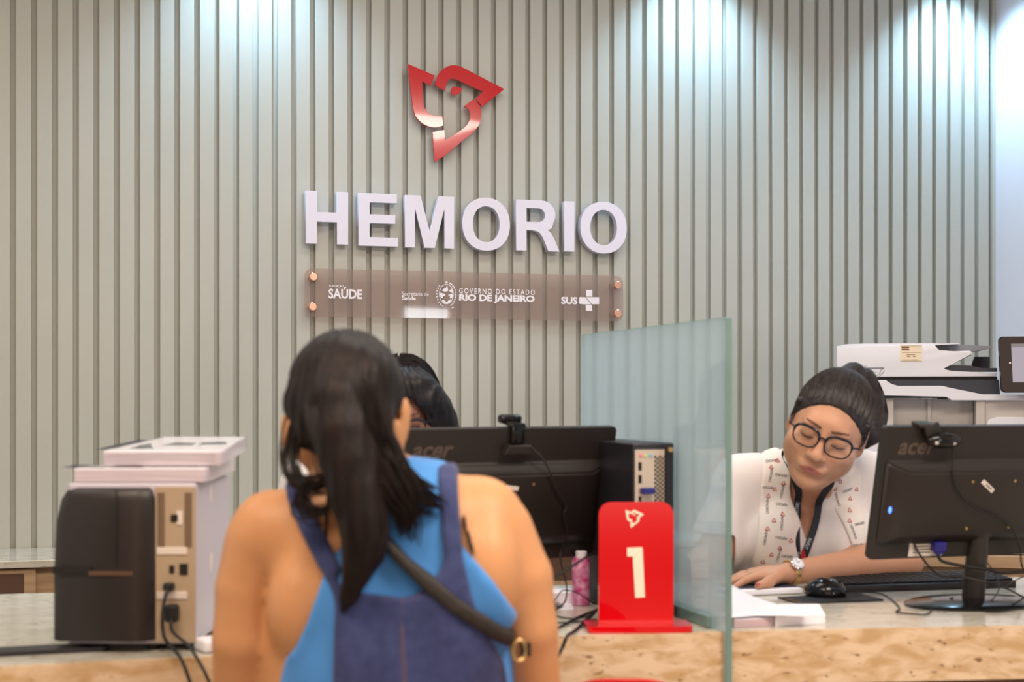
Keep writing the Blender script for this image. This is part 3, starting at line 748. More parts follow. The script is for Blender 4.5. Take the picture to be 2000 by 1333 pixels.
link('number', me, M['cream'], plate, matrix=Matrix.Translation((0, -0.0046, 0)) @ Matrix.Rotation(R(90), 4, 'X'))
mini = [flat_shape([[sg(1221 + (x - 145) * 0.0475, 987 + (y - 98) * 0.046) for x, y in pl_]], 0.0006) for pl_ in DOVE]
link('dove_mark', join_meshes('dove_mark', mini), M['cream'], plate, matrix=Matrix.Translation((0, -0.0046, 0)) @ Matrix.Rotation(R(90), 4, 'X'))
# ---------------------------------------------------------------- computer tower
tw = thing('computer_tower', 'slim black computer tower behind the red number sign', 'computer', (0.278, 2.80, CTZ), R(17.1))
TWD, THT, TDP = 0.088, 0.345, 0.30
mb = MB(); mb.box((0, TDP / 2, THT / 2 + 0.002), (TWD, TDP, THT - 0.004), None, 0.003); mb.build('case', M['case_dark'], tw)
mb = MB(); mb.box((-0.008, -0.0005, THT - 0.085), (0.062, 0.002, 0.145)); io = mb.build('port_panel', M['zinc'], tw)
mb = MB()
for zz in (0.30, 0.275): mb.box((-0.029, -0.002, zz), (0.006, 0.002, 0.016))
for zz in (0.235,): mb.box((-0.029, -0.002, zz), (0.005, 0.002, 0.012))
for a_ in range(5):
    for b_ in range(13): mb.box((0.0035 + 0.005 * a_, -0.002, 0.318 - 0.0085 * b_ - (0.004 if a_ % 2 else 0)), (0.0032, 0.002, 0.0048))
mb.build('port_holes', M['hole'], io)
for i, col in enumerate(((0.85, 0.2, 0.3), (0.55, 0.7, 0.25), (0.2, 0.5, 0.75))):
    MB().cyl((-0.028 + 0.0105 * i, -0.0015, 0.321), (-0.028 + 0.0105 * i, -0.004, 0.321), 0.0032, n=14).build('audio_jack', mat('jack', col, 0.4), io)
o = MB().box((-0.016, -0.010, 0.252), (0.026, 0.018, 0.012), None, 0.002).build('video_plug', M['vga_blue'], tw); o['label'] = 'blue video plug'
mb = MB(); mb.box((0.020, -0.0015, 0.10), (0.035, 0.002, 0.17)); lw = mb.build('slot_covers', M['zinc'], tw)
mb = MB()
for i in range(4): mb.box((0.020, -0.0030, 0.04 + 0.035 * i), (0.028, 0.001, 0.004))
mb.build('slots', M['hole'], lw)
MB().cyl((0.034, 0, 0.332), (0.034, -0.008, 0.332), 0.005, n=12).build('thumbscrew', M['gold'], tw)
# ---------------------------------------------------------------- pink bottle and white box under the left monitor
t = thing('pink_bottle', 'pink flowered bottle standing under the monitor beside the computer tower', 'bottle', (P(1135, 1100, 2.98).x, 2.98, CTZ))
MB().lathe([(0.0175, 0.0005), (0.019, 0.004), (0.019, 0.092), (0.016, 0.100)], 28).build('body', M['pink'], t, True)
MB().lathe([(0.012, 0.100), (0.012, 0.112), (0.010, 0.114)], 20).build('cap', M['print_white'], t, True)
t = thing('white_box', 'small white box lying under the monitor left of the pink bottle', 'box', (P(1095, 1100, 3.02).x, 3.02, CTZ), TH)
MB().box((0, 0, 0.0215), (0.06, 0.07, 0.022), None, 0.001).build('box_body', M['paper'], t).location.z = -0.0100
MB().box((0, 0, 0.0235), (0.061, 0.071, 0.004), None, 0.001).build('lid', M['paper'], t)
sheet_stack('paper_sheet', 'white sheets lying on the counter under the monitor behind the customer', 'paper', [cp(1040, 1196), cp(1120, 1192), cp(1115, 1176), cp(1040, 1178)], 0.002, side=M['paper'])
# tangle of cables at the sign
TG = 'cables tangled on the counter left of the red sign'
for i, (lab, pts, r_) in enumerate([
    ('black cable rising from the tangle to the tower behind the customer arm', [P(1040, 1150, 2.86), P(1062, 1142, 2.87), P(1100, 1118, 2.88), P(1140, 1092, 2.90), P(1160, 1080, 2.93)], 0.0024),
    ('dark cable running from the counter edge up to the red sign foot', [P(1058, 1345, 2.54), P(1085, 1292, 2.55), P(1100, 1262, 2.562), cp(1108, 1243, .007), cp(1126, 1230, .004), cp(1150, 1206, .004), cp(1165, 1192, .004)], 0.0030),
    ('black cable lying flat from the customer arm to the red sign foot', [cp(1070, 1236, .004), cp(1100, 1222, .004), cp(1130, 1206, .004), cp(1160, 1194, .004)], 0.0026),
    ('thin black cable curving low left of the red sign', [cp(1065, 1192, .002), cp(1085, 1203, .002), cp(1120, 1209, .002), cp(1160, 1201, .002)], 0.0014),
    ('thin black cable nearest the red sign, curving back from the customer', [cp(1060, 1218, .002), cp(1090, 1217, .002), cp(1130, 1215, .002), cp(1165, 1210, .002)], 0.0014),
    ('thin black looped cable around the white box', [cp(1050, 1180, .002), cp(1080, 1176, .01), P(1098, 1155, 2.96), P(1125, 1158, 2.93), cp(1160, 1180, .004)], 0.0012)]):
    cable('desk_cable', lab, pts, r_)
# ---------------------------------------------------------------- label printer at the left with papers on it
pY = 2.435
pt = thing('label_printer', 'large black and beige label printer standing at the left end of the counter', 'printer', (P(272, 900, pY + .15).x, pY + 0.15, CTZ), R(0))
pk = FPX / pY
X0 = pt.location.x
def lx(px, Y=pY): return (px - 1000) / FPX * Y - X0
def lz(py, Y=pY): return EYE - (py - HOR) / FPX * Y - CTZ
xl, xr = lx(302), lx(381)
mb = MB(); mb.box(((lx(130) + xr) / 2, 0.0, (0.012 + lz(945)) / 2), (xr - lx(130), 0.285, lz(945) - 0.012), None, 0.004)
pbody = mb.build('case', M['grey_case'], pt)
# black media cover: rounded front corner, stands proud towards the viewer on the left
cov = MB()
prof = [(lx(101), -0.10), (lx(101) + 0.004, -0.150), (lx(101) + 0.02, -0.163), (lx(262), -0.168), (lx(282), -0.165), (lx(300), -0.150), (lx(306), -0.143), (lx(306), 0.14), (lx(101), 0.14)]
zt = lz(954)
n0 = len(prof)
rings = []
for z, ins in ((0.020, 0.0), (0.06, 0), (zt * 0.5, 0.0), (zt * 0.8, 0.004), (zt * 0.93, 0.011), (zt * 0.985, 0.020), (zt, 0.030)):
    cx_ = sum(p[0] for p in prof) / n0
    ring = []
    for x_, y_ in prof:
        xx = x_ + (ins if x_ < cx_ else -ins * 0.05); ring.append(cov.bm.verts.new((xx, y_ + (ins * 0.5 if y_ < 0 else 0), z)))
    rings.append(ring)
for a, b in zip(rings, rings[1:]):
    for i in range(n0): cov.bm.faces.new((a[i], a[(i + 1) % n0], b[(i + 1) % n0], b[i]))
cov.bm.faces.new(rings[0][::-1]); cov.bm.faces.new(rings[-1])
cv = cov.build('media_cover', M['black_plastic'], pt, True)
MB().box(((lx(101) + lx(180)) / 2 + 0.006, -0.1665, lz(1112)), (0.066, 0.004, 0.012)).build('label_slot', M['hole'], cv)
MB().box((lx(222), -0.1672, lz(1118)), (0.075, 0.003, 0.007)).build('seam', M['dark_niche'], cv)
MB().box((lx(233), -0.168, lz(1030)), (0.0018, 0.003, 0.13)).build('cover_seam', M['black_rubber'], cv)
mb = MB(); mb.box(((xl + xr) / 2, -0.1445, (0.016 + lz(952)) / 2), (xr - xl, 0.004, lz(952) - 0.016), None, 0.001); bp_ = mb.build('port_panel', M['beige'], pt)
mb = MB()
for a_ in range(3):
    for b_ in range(20):
        for xx in (309, 362): mb.box((lx(xx + a_ * 5), -0.147, lz(965 + b_ * 5.4)), (0.0026, 0.002, 0.0030))
mb.build('vent_holes', M['dark_niche'], bp_)['kind'] = 'stuff'
mb = MB(); mb.box((lx(340), -0.147, lz(1013)), (0.012, 0.003, 0.012)); mb.box((lx(335), -0.147, lz(1113)), (0.008, 0.003, 0.013)); mb.box((lx(358), -0.147, lz(1113)), (0.014, 0.003, 0.019)); mb.build('ports', M['hole'], bp_)
for yy in (1077, 1164): MB().box((lx(335), -0.147, lz(yy)), (0.052, 0.003, 0.013), None, 0.001).build('bar_label', M['label_white'], bp_)
MB().box((lx(350), -0.147, lz(1012)), (0.010, 0.002, 0.024)).build('port_plate', M['label_white'], bp_)
mb = MB(); mb.box((lx(331), -0.155, lz(1146)), (0.018, 0.016, 0.013), None, 0.003); mb.box((lx(338), -0.158, lz(1197)), (0.022, 0.022, 0.029), None, 0.004)
mb.bm.free()
MB().box((lx(331), -0.155, lz(1146)), (0.018, 0.016, 0.013), None, 0.003).build('plug', M['black_rubber'], bp_)
MB().box((lx(338), -0.158, lz(1197)), (0.022, 0.022, 0.029), None, 0.004).build('plug', M['black_rubber'], bp_)
for x_, y_ in ((lx(150), -0.1), (lx(290), -0.12), (lx(370), -0.12), (lx(150), 0.1), (lx(370), 0.1)): MB().cyl((x_, y_, 0.0005), (x_, y_, 0.022), 0.012).build('foot', M['black_rubber'], pt)
for i, (x1, y1, x2, y2) in enumerate(((425, 1112, 0, 0), (418, 968, 0, 0))):
    MB().ball((xr, -0.02, lz(y1 + 5)), (0.0012, 0.010, 0.018)).build('side_mark', M['label_white'], pbody, True)
PB = pt.location
def pp(x, y, z): return PB + Vector((x, y, z))
cable('printer_cable', 'black cable hanging from the printer plug over the counter edge, nearer the printer',
      [pp(lx(331), -0.165, lz(1150)), pp(lx(328), -0.175, lz(1170)), pp(lx(327), -0.185, lz(1200)), pp(lx(333), -0.19, lz(1240)), P(352, 1285, 2.33), P(370, 1330, 2.31), P(385, 1380, 2.31)], 0.0032, group=None)
cable('printer_cable', 'black cable from the lower printer plug over the counter edge, nearer the customer',
      [pp(lx(340), -0.170, lz(1208)), pp(lx(347), -0.185, lz(1228)), P(368, 1262, 2.36), P(388, 1292, 2.34), P(405, 1325, 2.32), P(425, 1380, 2.31)], 0.0028)
cable('flat_cable', 'dark cable lying on the counter between the printer and the customer',
      [P(300, 1257, 2.50), P(340, 1259, 2.50), P(375, 1257, 2.505), P(400, 1246, 2.56), P(425, 1234, 2.62), P(460, 1228, 2.66)], 0.0034)
t = thing('cable_adapter', 'small white adapter on the counter between the printer and the customer', 'adapter', cp(408, 1272), R(35)); t.location.z = CTZ
MB().box((0, 0, 0.0115), (0.038, 0.05, 0.022), None, 0.006, 3).build('body', M['paper'], t, True)
MB().cyl((0, -0.025, 0.01), (0.004, -0.04, 0.005), 0.003).build('cable_stub', M['cable'], t, True)
t = thing('dark_mat', 'flat dark grey mat lying on the counter left of the printer', 'mat', cp(35, 1277), R(18)); t.location.z = CTZ
MB().prism(rrect(0.30, 0.055, 0.012), 0.0005, 0.008, None, bev=0.002).build('mat_sheet', M['case_dark'], t)
# stacks of printed paper in plastic film on the printer
ZT = lz(945) + CTZ
def slab(name, label, x0, x1, y0, y1, z0, h, shear, ink, round_right=True, film=True):
    t = thing(name, label, 'paper', (X0, pt.location.y + y0, z0), R(0), 'wrapped paper packs on the printer')
    t.rotation_euler = (R(1.5 if z0 < ZT + .01 else 4.5), 0, 0)
    ink = [[(a, b - y0) for a, b in pl_] for pl_ in ink]; y1 -= y0; y0 = 0.0
    poly = [(x0, y0), (x1 - 0.012, y0), (x1 - 0.003, y0 + 0.006), (x1, y0 + 0.02), (x1 - 0.004, y1), (x0 + shear, y1)]
    MB().prism(poly, 0.0005, h - 0.002, None, bev=0.002).build('sheets', M['paper_edge'], t)
    o = MB().prism([(a * .995, b * .99 + .001) for a, b in poly], h - 0.002, h).build('top_sheet', M['paper'], t)
    mb = MB()
    for pl_ in ink: mb.prism(pl_, h, h + 0.0003)
    mb.build('headline', M['paper_ink'], o)
    mb = MB(); mb.prism([(a * 1.01 + 0.001, b * 1.03) for a, b in poly], 0.001, h + 0.0015); mb.bm.faces.ensure_lookup_table()
    mb.build('plastic_film', M['film'], t)
    return t
slab('paper_pack', 'lower film-wrapped pack of printed sheets lying directly on the printer', lx(140), lx(392, 2.45) + 0.01, -0.135, 0.12, ZT, 0.025, 0.05,
     [[(-0.10, -0.12), (-0.03, -0.122), (-0.02, -0.09), (-0.09, -0.10)], [(-0.02, -0.12), (0.04, -0.12), (0.03, -0.105), (-0.01, -0.105)], [(-0.11, -0.09), (-0.06, -0.08), (-0.05, -0.05), (-0.10, -0.06)]])
slab('paper_pack', 'upper film-wrapped pack of printed sheets, topmost on the printer', lx(190), lx(436) - 0.01, -0.11, 0.13, ZT + 0.0275, 0.026, 0.05,
     [[(-0.055, -0.08), (-0.038, -0.08), (0.0, 0.07), (-0.020, 0.07)], [(0.0, -0.07), (0.045, -0.07), (0.030, -0.03), (0.018, 0.02), (0.006, -0.02)], [(0.045, -0.02), (0.10, -0.02), (0.10, 0.02), (0.06, 0.03)], [(0.11, -0.01), (0.16, 0.0), (0.15, 0.04), (0.11, 0.03)]])

# ---------------------------------------------------------------- copier in the corner
cY = 4.02
cl = P(1634.5, 700, cY)
cop = thing('copier', 'white multifunction copier with a document feeder standing in the corner', 'copier', (cl.x, cl.y, 0), R(-12))
ck = cY / FPX
kx_ = ck / 1.0255
def cq(x, y): return ((x / 5.0 - 34.5) * kx_, EYE - (640 + y / 5.0 - HOR) * ck)     # crop coords (scale 5, origin 1600,640)
YZ = Matrix(((1, 0, 0, 0), (0, 0, 1, 0), (0, 1, 0, 0), (0, 0, 0, 1)))           # prism x,y -> x,z ; depth -> +y
def cpr(pts, d0, d1, bev=0.0): return MB().prism([cq(x, y) for x, y in pts], d0, d1, YZ, bev)
cpr([(172,182),(1120,177),(1132,215),(1145,232),(1165,240),(1300,240),(1440,236),(1462,244),(1470,262),(1462,280),(1175,405),(1225,428),(1280,440),(1700,440),(1700,484),(172,484)], 0.0, 0.36, 0.003).build('document_feeder', M['mfp_white'], cop, True)
cpr([(180,180),(260,164),(420,158),(1100,160),(1355,164),(1355,170),(1125,180)], 0.01, 0.34, 0.001).build('feeder_lid', M['mfp_white'], cop)
cpr([(1125,180),(1420,172),(1680,188),(1680,204),(1470,244),(1250,236),(1140,214)], 0.05, 0.30).build('paper_tray', M['mfp_tray'], cop)
cpr([(1135,205),(1250,205),(1262,236),(1150,236)], 0.02, 0.06).build('tray_recess', M['mfp_dark'], cop)
cpr([(1165,406),(1250,376),(1450,378),(1560,402),(1705,402),(1705,438),(1290,438),(1230,426)], 0.006, 0.33).build('output_tray', M['mfp_dark'], cop)
cpr([(1320,366),(1480,368),(1492,400),(1450,398),(1445,380),(1320,378)], 0.05, 0.2).build('paper_guide', M['mfp_white'], cop)
cpr([(1560,280),(1700,280),(1700,398),(1518,398)], 0.16, 0.20, 0.001).build('paper_stop', M['mfp_dark'], cop)
cpr([(172,484),(1705,484),(1705,520),(172,520)], 0.004, 0.35).build('scanner_gap', M['hole'], cop)
cpr([(172,517),(650,517),(665,545),(700,565),(760,572),(1180,572),(1260,592),(1480,648),(1560,654),(2400,656),(2400,714),(1270,714),(1245,690),(1225,668),(172,664)], -0.01, 0.40, 0.003).build('scanner_body', M['mfp_white'], cop)
cpr([(645,515),(1720,515),(1730,660),(1500,652),(1260,594),(1180,574),(760,574),(700,566),(665,545)], -0.002, 0.39).build('scanner_top', M['mfp_dark'], cop)
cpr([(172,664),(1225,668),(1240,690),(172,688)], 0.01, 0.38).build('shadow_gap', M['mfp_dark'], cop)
cpr([(560,688),(1500,700),(1500,975),(560,975)], 0.06, 0.40).build('cavity_back', M['mfp_grey'], cop)
cpr([(172,686),(726,690),(726,2180),(172,2180)], 0.02, 0.40, 0.002).build('left_column', M['mfp_grey'], cop)
cpr([(1060,700),(1092,700),(1092,975),(1060,975)], 0.05, 0.07).build('cavity_rib', M['mfp_grey'], cop)
cpr([(1505,712),(1590,714),(1590,975),(1505,975)], 0.0, 0.38, 0.002).build('right_column', M['mfp_grey'], cop)
cpr([(1592,714),(2400,714),(2400,975),(1592,975)], 0.006, 0.38, 0.002).build('side_cover', M['mfp_grey'], cop)
cpr([(1592,975),(1620,900),(1700,870),(2400,868),(2400,978)], -0.004, 0.02, 0.002).build('side_bulge', M['mfp_white'], cop)
cpr([(172,962),(2400,962),(2400,2180),(172,2180)], 0.0, 0.40, 0.002).build('paper_cabinet', M['mfp_white'], cop)
cpr([(730,955),(1500,955),(1500,968),(730,968)], 0.01, 0.06).build('tray_floor', M['mfp_dark'], cop)
st = cpr([(784,178),(994,180),(994,338),(784,336)], -0.001, 0.002).build('asset_sticker', M['sticker'], cop); st['label'] = 'cream inventory sticker'
mb = MB()
def addp(pts): mb.prism([cq(x, y) for x, y in pts], -0.0016, -0.0009, YZ)
def rect(x0, y0, x1, y1): return [(x0, y0), (x1, y0), (x1, y1), (x0, y1)]
for rc in (rect(798,192,870,206), rect(798,214,870,228), rect(800,248,985,250), rect(845,270,930,274), rect(850,286,885,291), rect(905,286,935,291), rect(805,318,870,323), rect(882,318,960,323), rect(788,184,990,186), rect(788,330,990,332)): addp(rc)
mb.build('sticker_print', M['brown_panel'], st)
MB().prism([cq(x, y) for x, y in rect(470, 396, 628, 402)], -0.0009, 0.001, YZ).build('cover_slot', M['hole'], cop)
stb = thing('side_table', 'light wood side table carrying the copier in the corner', 'table', (cl.x, cl.y, 0), R(-12))
MB().box((0.40, 0.185, 0.735), (0.94, 0.42, 0.034), None, 0.002).build('table_top', M['wood'], stb)
MB().box((0.40, 0.19, 0.36), (0.90, 0.38, 0.716), None, 0.002).build('cabinet_body', M['wood'], stb)
MB().box((0.40, -0.003, 0.64), (0.88, 0.010, 0.10), None, 0.001).build('drawer_front', M['wood'], stb)
# touch panel
tp = MB(); r8 = []
x0_, y0_, x1_, y1_ = 1684, 114, 2320, 640
def crr(x0, y0, x1, y1, r, n=6):
    o = []
    for cx2, cy2, a0 in ((x1 - r, y0 + r, -90), (x1 - r, y1 - r, 0), (x0 + r, y1 - r, 90), (x0 + r, y0 + r, 180)):
        for k2 in range(n + 1): a = R(a0 + 90 * k2 / n); o.append((cx2 + r * math.cos(a), cy2 + r * math.sin(a)))
    return o
q = crr(x0_, y0_, x1_, y1_, 38); q = [(x + (y - 114) * 0.055, y) for x, y in q]
tb = cpr(q, -0.075, -0.05, 0.003).build('touch_panel', M['black_gloss'], cop)
q = [(1798,180),(2210,180),(2228,540),(1814,542)]
MB().prism([cq(x, y) for x, y in q], -0.0765, -0.074, YZ).build('touch_screen', M['screen'], tb)
MB().prism([cq(x, y) for x, y in [(1798,180),(2210,180),(2211,212),(1800,212)]], -0.0772, -0.0766, YZ).build('screen_bar', M['mfp_tray'], tb)
MB().prism([cq(x, y) for x, y in ell(1788, 360, 8, 10, 14)], -0.0765, -0.074, YZ).build('indicator', M['silver'], tb)
cpr([(1980,420),(2060,420),(2060,690),(1980,690)], -0.052, 0.01).build('panel_arm', M['mfp_dark'], cop)
# ---------------------------------------------------------------- red chair in front of the counter
rc_ = thing('red_chair', 'red plastic chair in front of the counter, only its top edge showing', 'chair', (P(1220, 1330, 2.2).x, 2.02, 0))
ztop = P(1220, 1328, 2.22).z
MB().prism(rrect(0.28, 0.36, 0.06, 8), 0.43, 0.45, None, bev=0.004).build('seat', M['red_chair'], rc_)
mb = MB(); mb.prism(rrect(0.30, 0.24, 0.12, 10, 0, ztop - 0.12), 0.19, 0.205, YZ, bev=0.003); mb.build('backrest', M['red_chair'], rc_)
for sx in (-0.12, 0.12): MB().tube([(sx, 0.19, 0.44), (sx, 0.2, ztop - 0.2)], 0.009).build('back_post', M['steel'], rc_, True)
for sx in (-0.115, 0.115):
    for sy in (-0.15, 0.15): MB().tube([(sx, sy, 0.43), (sx * 1.15, sy * 1.15, 0.001)], 0.010).build('leg', M['steel'], rc_, True)
# ================================================================== PEOPLE: implicit surfaces -> one mesh each
class Field:
    def __init__(s, xs, ys, zs):
        s.ax = [np.asarray(a, np.float32) for a in (xs, ys, zs)]
        s.d = np.full(tuple(len(a) for a in s.ax), 0.5, np.float32)
    def copy(s):
        f = Field.__new__(Field); f.ax = s.ax; f.d = s.d.copy(); return f
    def win(s, lo, hi):
        sl = []
        for a, l, h in zip(s.ax, lo, hi):
            i0 = max(int(np.searchsorted(a, l)) - 1, 0); i1 = min(int(np.searchsorted(a, h)) + 1, len(a))
            if i1 <= i0: return None, None
            sl.append(slice(i0, i1))
        g = [s.ax[0][sl[0]][:, None, None], s.ax[1][sl[1]][None, :, None], s.ax[2][sl[2]][None, None, :]]
        return tuple(sl), g
    def mix(s, sl, e, k, sub):
        d = s.d[sl]
        if sub:
            e = -e; h = np.maximum(k - np.abs(d - e), 0) / k; s.d[sl] = np.maximum(d, e) + h * h * k * .25
        else:
            h = np.maximum(k - np.abs(d - e), 0) / k; s.d[sl] = np.minimum(d, e) - h * h * k * .25
    def cap(s, a, b, ra, rb=None, k=0.01, sub=False, flat=None):
        rb = ra if rb is None else rb
        a = np.array(a, float); b = np.array(b, float); m = max(ra, rb) + k + 0.03
        sl, g = s.win(np.minimum(a, b) - m, np.maximum(a, b) + m)
        if sl is None: return s
        ab = b - a; L = max(float(ab @ ab), 1e-12)
        p = [g[i] - a[i] for i in range(3)]
        t = np.clip((p[0] * ab[0] + p[1] * ab[1] + p[2] * ab[2]) / L, 0, 1)
        q = [p[i] - t * ab[i] for i in range(3)]
        e = np.sqrt(q[0] ** 2 + q[1] ** 2 + q[2] ** 2) - (ra + (rb - ra) * t)
        s.mix(sl, e.astype(np.float32), k, sub); return s
    def ell(s, c, r, Rm=None, k=0.01, sub=False):
        c = np.array(c, float); r = np.array(r, float)
        Rm = np.eye(3) if Rm is None else np.array(Rm)
        ext = np.sqrt(((Rm * r[None, :]) ** 2).sum(1)) + k + 0.03
        sl, g = s.win(c - ext, c + ext)
        if sl is None: return s
        p = [g[i] - c[i] for i in range(3)]
        l = [p[0] * Rm[0, j] + p[1] * Rm[1, j] + p[2] * Rm[2, j] for j in range(3)]
        k0 = np.sqrt(sum((l[j] / r[j]) ** 2 for j in range(3))); k1 = np.sqrt(sum((l[j] / r[j] ** 2) ** 2 for j in range(3)))
        e = k0 * (k0 - 1) / np.maximum(k1, 1e-6)
        s.mix(sl, e.astype(np.float32), k, sub); return s
    def path(s, pts, rs, k=0.01, sub=False):
        for i in range(len(pts) - 1): s.cap(pts[i], pts[i + 1], rs[i], rs[i + 1], k, sub)
        return s
    def grid(s): return s.ax[0][:, None, None], s.ax[1][None, :, None], s.ax[2][None, None, :]
    def mesh(s, name):
        d = s.d; ins = d < 0
        cnt = np.zeros(tuple(n - 1 for n in d.shape), np.uint8)
        for dx in (0, 1):
            for dy in (0, 1):
                for dz in (0, 1): cnt += ins[dx:d.shape[0] - 1 + dx, dy:d.shape[1] - 1 + dy, dz:d.shape[2] - 1 + dz]
        I, J, K = np.nonzero((cnt > 0) & (cnt < 8))
        pos = np.zeros((len(I), 3)); n = np.zeros(len(I))
        for axn in range(3):
            o1, o2 = [a for a in range(3) if a != axn]
            for u in (0, 1):
                for v in (0, 1):
                    o = [0, 0, 0]; o[o1] = u; o[o2] = v
                    i0 = [I + o[0], J + o[1], K + o[2]]; o[axn] = 1; i1 = [I + o[0], J + o[1], K + o[2]]
                    v0 = d[tuple(i0)]; v1 = d[tuple(i1)]; m = (v0 < 0) != (v1 < 0)
                    t = np.where(m, v0 / np.where(m, v0 - v1, 1), 0)
                    for a in range(3):
                        x0 = s.ax[a][i0[a]]; x1 = s.ax[a][i1[a]]
                        pos[:, a] += np.where(m, x0 + (x1 - x0) * t, 0)
                    n += m
        pos /= n[:, None]
        vid = np.full(cnt.shape, -1, np.int32); vid[I, J, K] = np.arange(len(I))
        faces = []
        for axn in range(3):
            a1, a2 = (axn + 1) % 3, (axn + 2) % 3
            sl0 = [slice(None)] * 3; sl1 = [slice(None)] * 3
            sl0[axn] = slice(0, -1); sl1[axn] = slice(1, None)
            m = ins[tuple(sl0)] != ins[tuple(sl1)]
            idx = np.array(np.nonzero(m))
            ok = (idx[a1] > 0) & (idx[a2] > 0) & (idx[a1] < cnt.shape[a1]) & (idx[a2] < cnt.shape[a2])
            idx = idx[:, ok]
            fl = ins[tuple(idx)]
            q = []
            for u, v in ((1, 1), (0, 1), (0, 0), (1, 0)):
                j = idx.copy(); j[a1] -= u; j[a2] -= v; q.append(vid[tuple(j)])
            q = np.array(q).T
            q[~fl] = q[~fl][:, ::-1]
            faces.append(q)
        f = np.concatenate(faces); f = f[(f >= 0).all(1)]
        me = bpy.data.meshes.new(name)
        me.vertices.add(len(pos)); me.vertices.foreach_set('co', pos.astype(np.float32).ravel())
        me.loops.add(f.size); me.loops.foreach_set('vertex_index', f.ravel().astype(np.int32))
        me.polygons.add(len(f)); me.polygons.foreach_set('loop_start', np.arange(0, f.size, 4, dtype=np.int32))
        me.update(calc_edges=True); me.validate()
        return me
def axis(lo, hi, h, fine=()):
    out = [lo]
    while out[-1] < hi:
        x = out[-1]; st = h
        for a, b, f in fine:
            if a - 1e-6 <= x < b: st = min(st, f)
            elif x < a < x + st: st = a - x + 1e-6
        out.append(x + max(st, 1e-4))
    return np.array(out)
def poly_sdf(poly, X, Z):
    """signed distance to a closed outline in the x,z plane; negative inside"""
    p = np.array(poly, float); d = np.full(np.broadcast(X, Z).shape, 1e9); ins = np.zeros(d.shape, bool)
    for i in range(len(p)):
        a, b = p[i], p[(i + 1) % len(p)]
        e = b - a; wx, wz = X - a[0], Z - a[1]
        t = np.clip((wx * e[0] + wz * e[1]) / max(e @ e, 1e-12), 0, 1)
        d = np.minimum(d, (wx - e[0] * t) ** 2 + (wz - e[1] * t) ** 2)
        c = ((a[1] > Z) != (b[1] > Z)) & (X < (b[0] - a[0]) * (Z - a[1]) / ((b[1] - a[1]) if abs(b[1] - a[1]) > 1e-12 else 1e-12) + a[0])
        ins ^= c
    return np.where(ins, -1, 1) * np.sqrt(d)
def pxpoly(pts, Y): return [((x - 1000) / FPX * Y, EYE - (y - HOR) / FPX * Y) for x, y in pts]
def smax(a, b, k):
    h = np.maximum(k - np.abs(a - b), 0) / k
    return np.maximum(a, b) + h * h * k * .25
def ripples(f, amp, sx, sz, seed):
    """soft cloth folds"""
    X, Y, Z = f.grid(); r_ = np.random.default_rng(seed); o = 0
    for _ in range(5):
        a = r_.uniform(0, 6.28); kx, ky, kz = r_.normal(0, sx), r_.normal(0, sx), r_.normal(0, sz)
        o = o + np.sin(kx * X + ky * Y + kz * Z + a)
    f.d += (amp / 3 * o).astype(np.float32)
def Rmat(pitch, yaw, roll):
    return np.array(Matrix.Rotation(R(roll), 3, 'Y') @ Matrix.Rotation(R(yaw), 3, 'Z') @ Matrix.Rotation(R(pitch), 3, 'X'))

def head(F, c, Rm, s=1.0, face=True, plump=1.0):
    c = np.array(c, float)
    T = lambda p: c + s * (Rm @ np.array(p, float))
    E = lambda p, r, k=.008, sub=False, L=None: F.ell(T(p), np.array(r) * s, Rm if L is None else Rm @ L, k * s, sub)
    Cp = lambda a, b, r1, r2, k=.008, sub=False: F.cap(T(a), T(b), r1 * s, r2 * s, k * s, sub)
    E((0, .012, .030), (.074, .094, .086))
    E((0, -.030, -.022), (.061 * plump, .058, .072), .03)
    E((0, -.040, -.062), (.049 * plump, .042, .042), .03)
    E((0, -.072, -.090), (.026, .018, .017), .024)
    E((0, -.040, -.092), (.034 * plump, .034, .018), .03)
    for sx in (-1, 1):
        E((sx * .040 * plump, -.052, -.038), (.026 * plump, .026, .030), .025)
        E((sx * .050, -.002, -.052), (.020, .032, .030), .03)
        # ear
        L = np.array(Matrix.Rotation(R(14 * sx), 3, 'Z') @ Matrix.Rotation(R(-12), 3, 'X'))
        E((sx * .077, .014, -.002), (.006, .019, .032), .006, L=L)
        E((sx * .082, .010, .000), (.003, .011, .020), .004, True, L)
        E((sx * .074, .006, -.028), (.006, .010, .010), .006)
    if face:
        E((0, -.0765, .034), (.036, .013, .012), .022)
        for sx in (-1, 1):
            E((sx * .033, -.100, .006), (.021, .020, .015), .014, True)
            E((sx * .032, -.0735, .006), (.0165, .0155, .0145), .004)
            E((sx * .030, -.0790, .0245), (.018, .008, .005), .014)
            E((sx * .048, -.070, -.022), (.018, .014, .014), .02)
        Cp((0, -.086, .020), (0, -.108, -.022), .0065, .0095, .012)
        E((0, -.110, -.0275), (.0135, .0115, .0105), .008)
        for sx in (-1, 1):
            E((sx * .0145, -.099, -.031), (.0076, .0100, .0078), .007)
            E((sx * .0065, -.106, -.038), (.0032, .0048, .003), .003, True)
        E((0, -.083, -.058), (.029, .016, .020), .014)
        E((0, -.0930, -.0562), (.0245, .0085, .0046), .010)
        E((0, -.0925, -.0664), (.0210, .0092, .0058), .010)
        Cp((-.023, -.0855, -.0620), (0, -.1040, -.0606), .0010, .0009, .003, True)
        Cp((.023, -.0855, -.0620), (0, -.1040, -.0606), .0010, .0009, .003, True)
        E((0, -.098, -.0785), (.018, .008, .0045), .008, True)
        Cp((0, -.104, -.044), (0, -.106, -.050), .002, .0022, .005, True)
        E((0, -.083, -.096), (.018, .011, .013), .014)
    return T
def to_local(me_pos, c, Rm, s): return ((me_pos - np.array(c)) / s) @ Rm
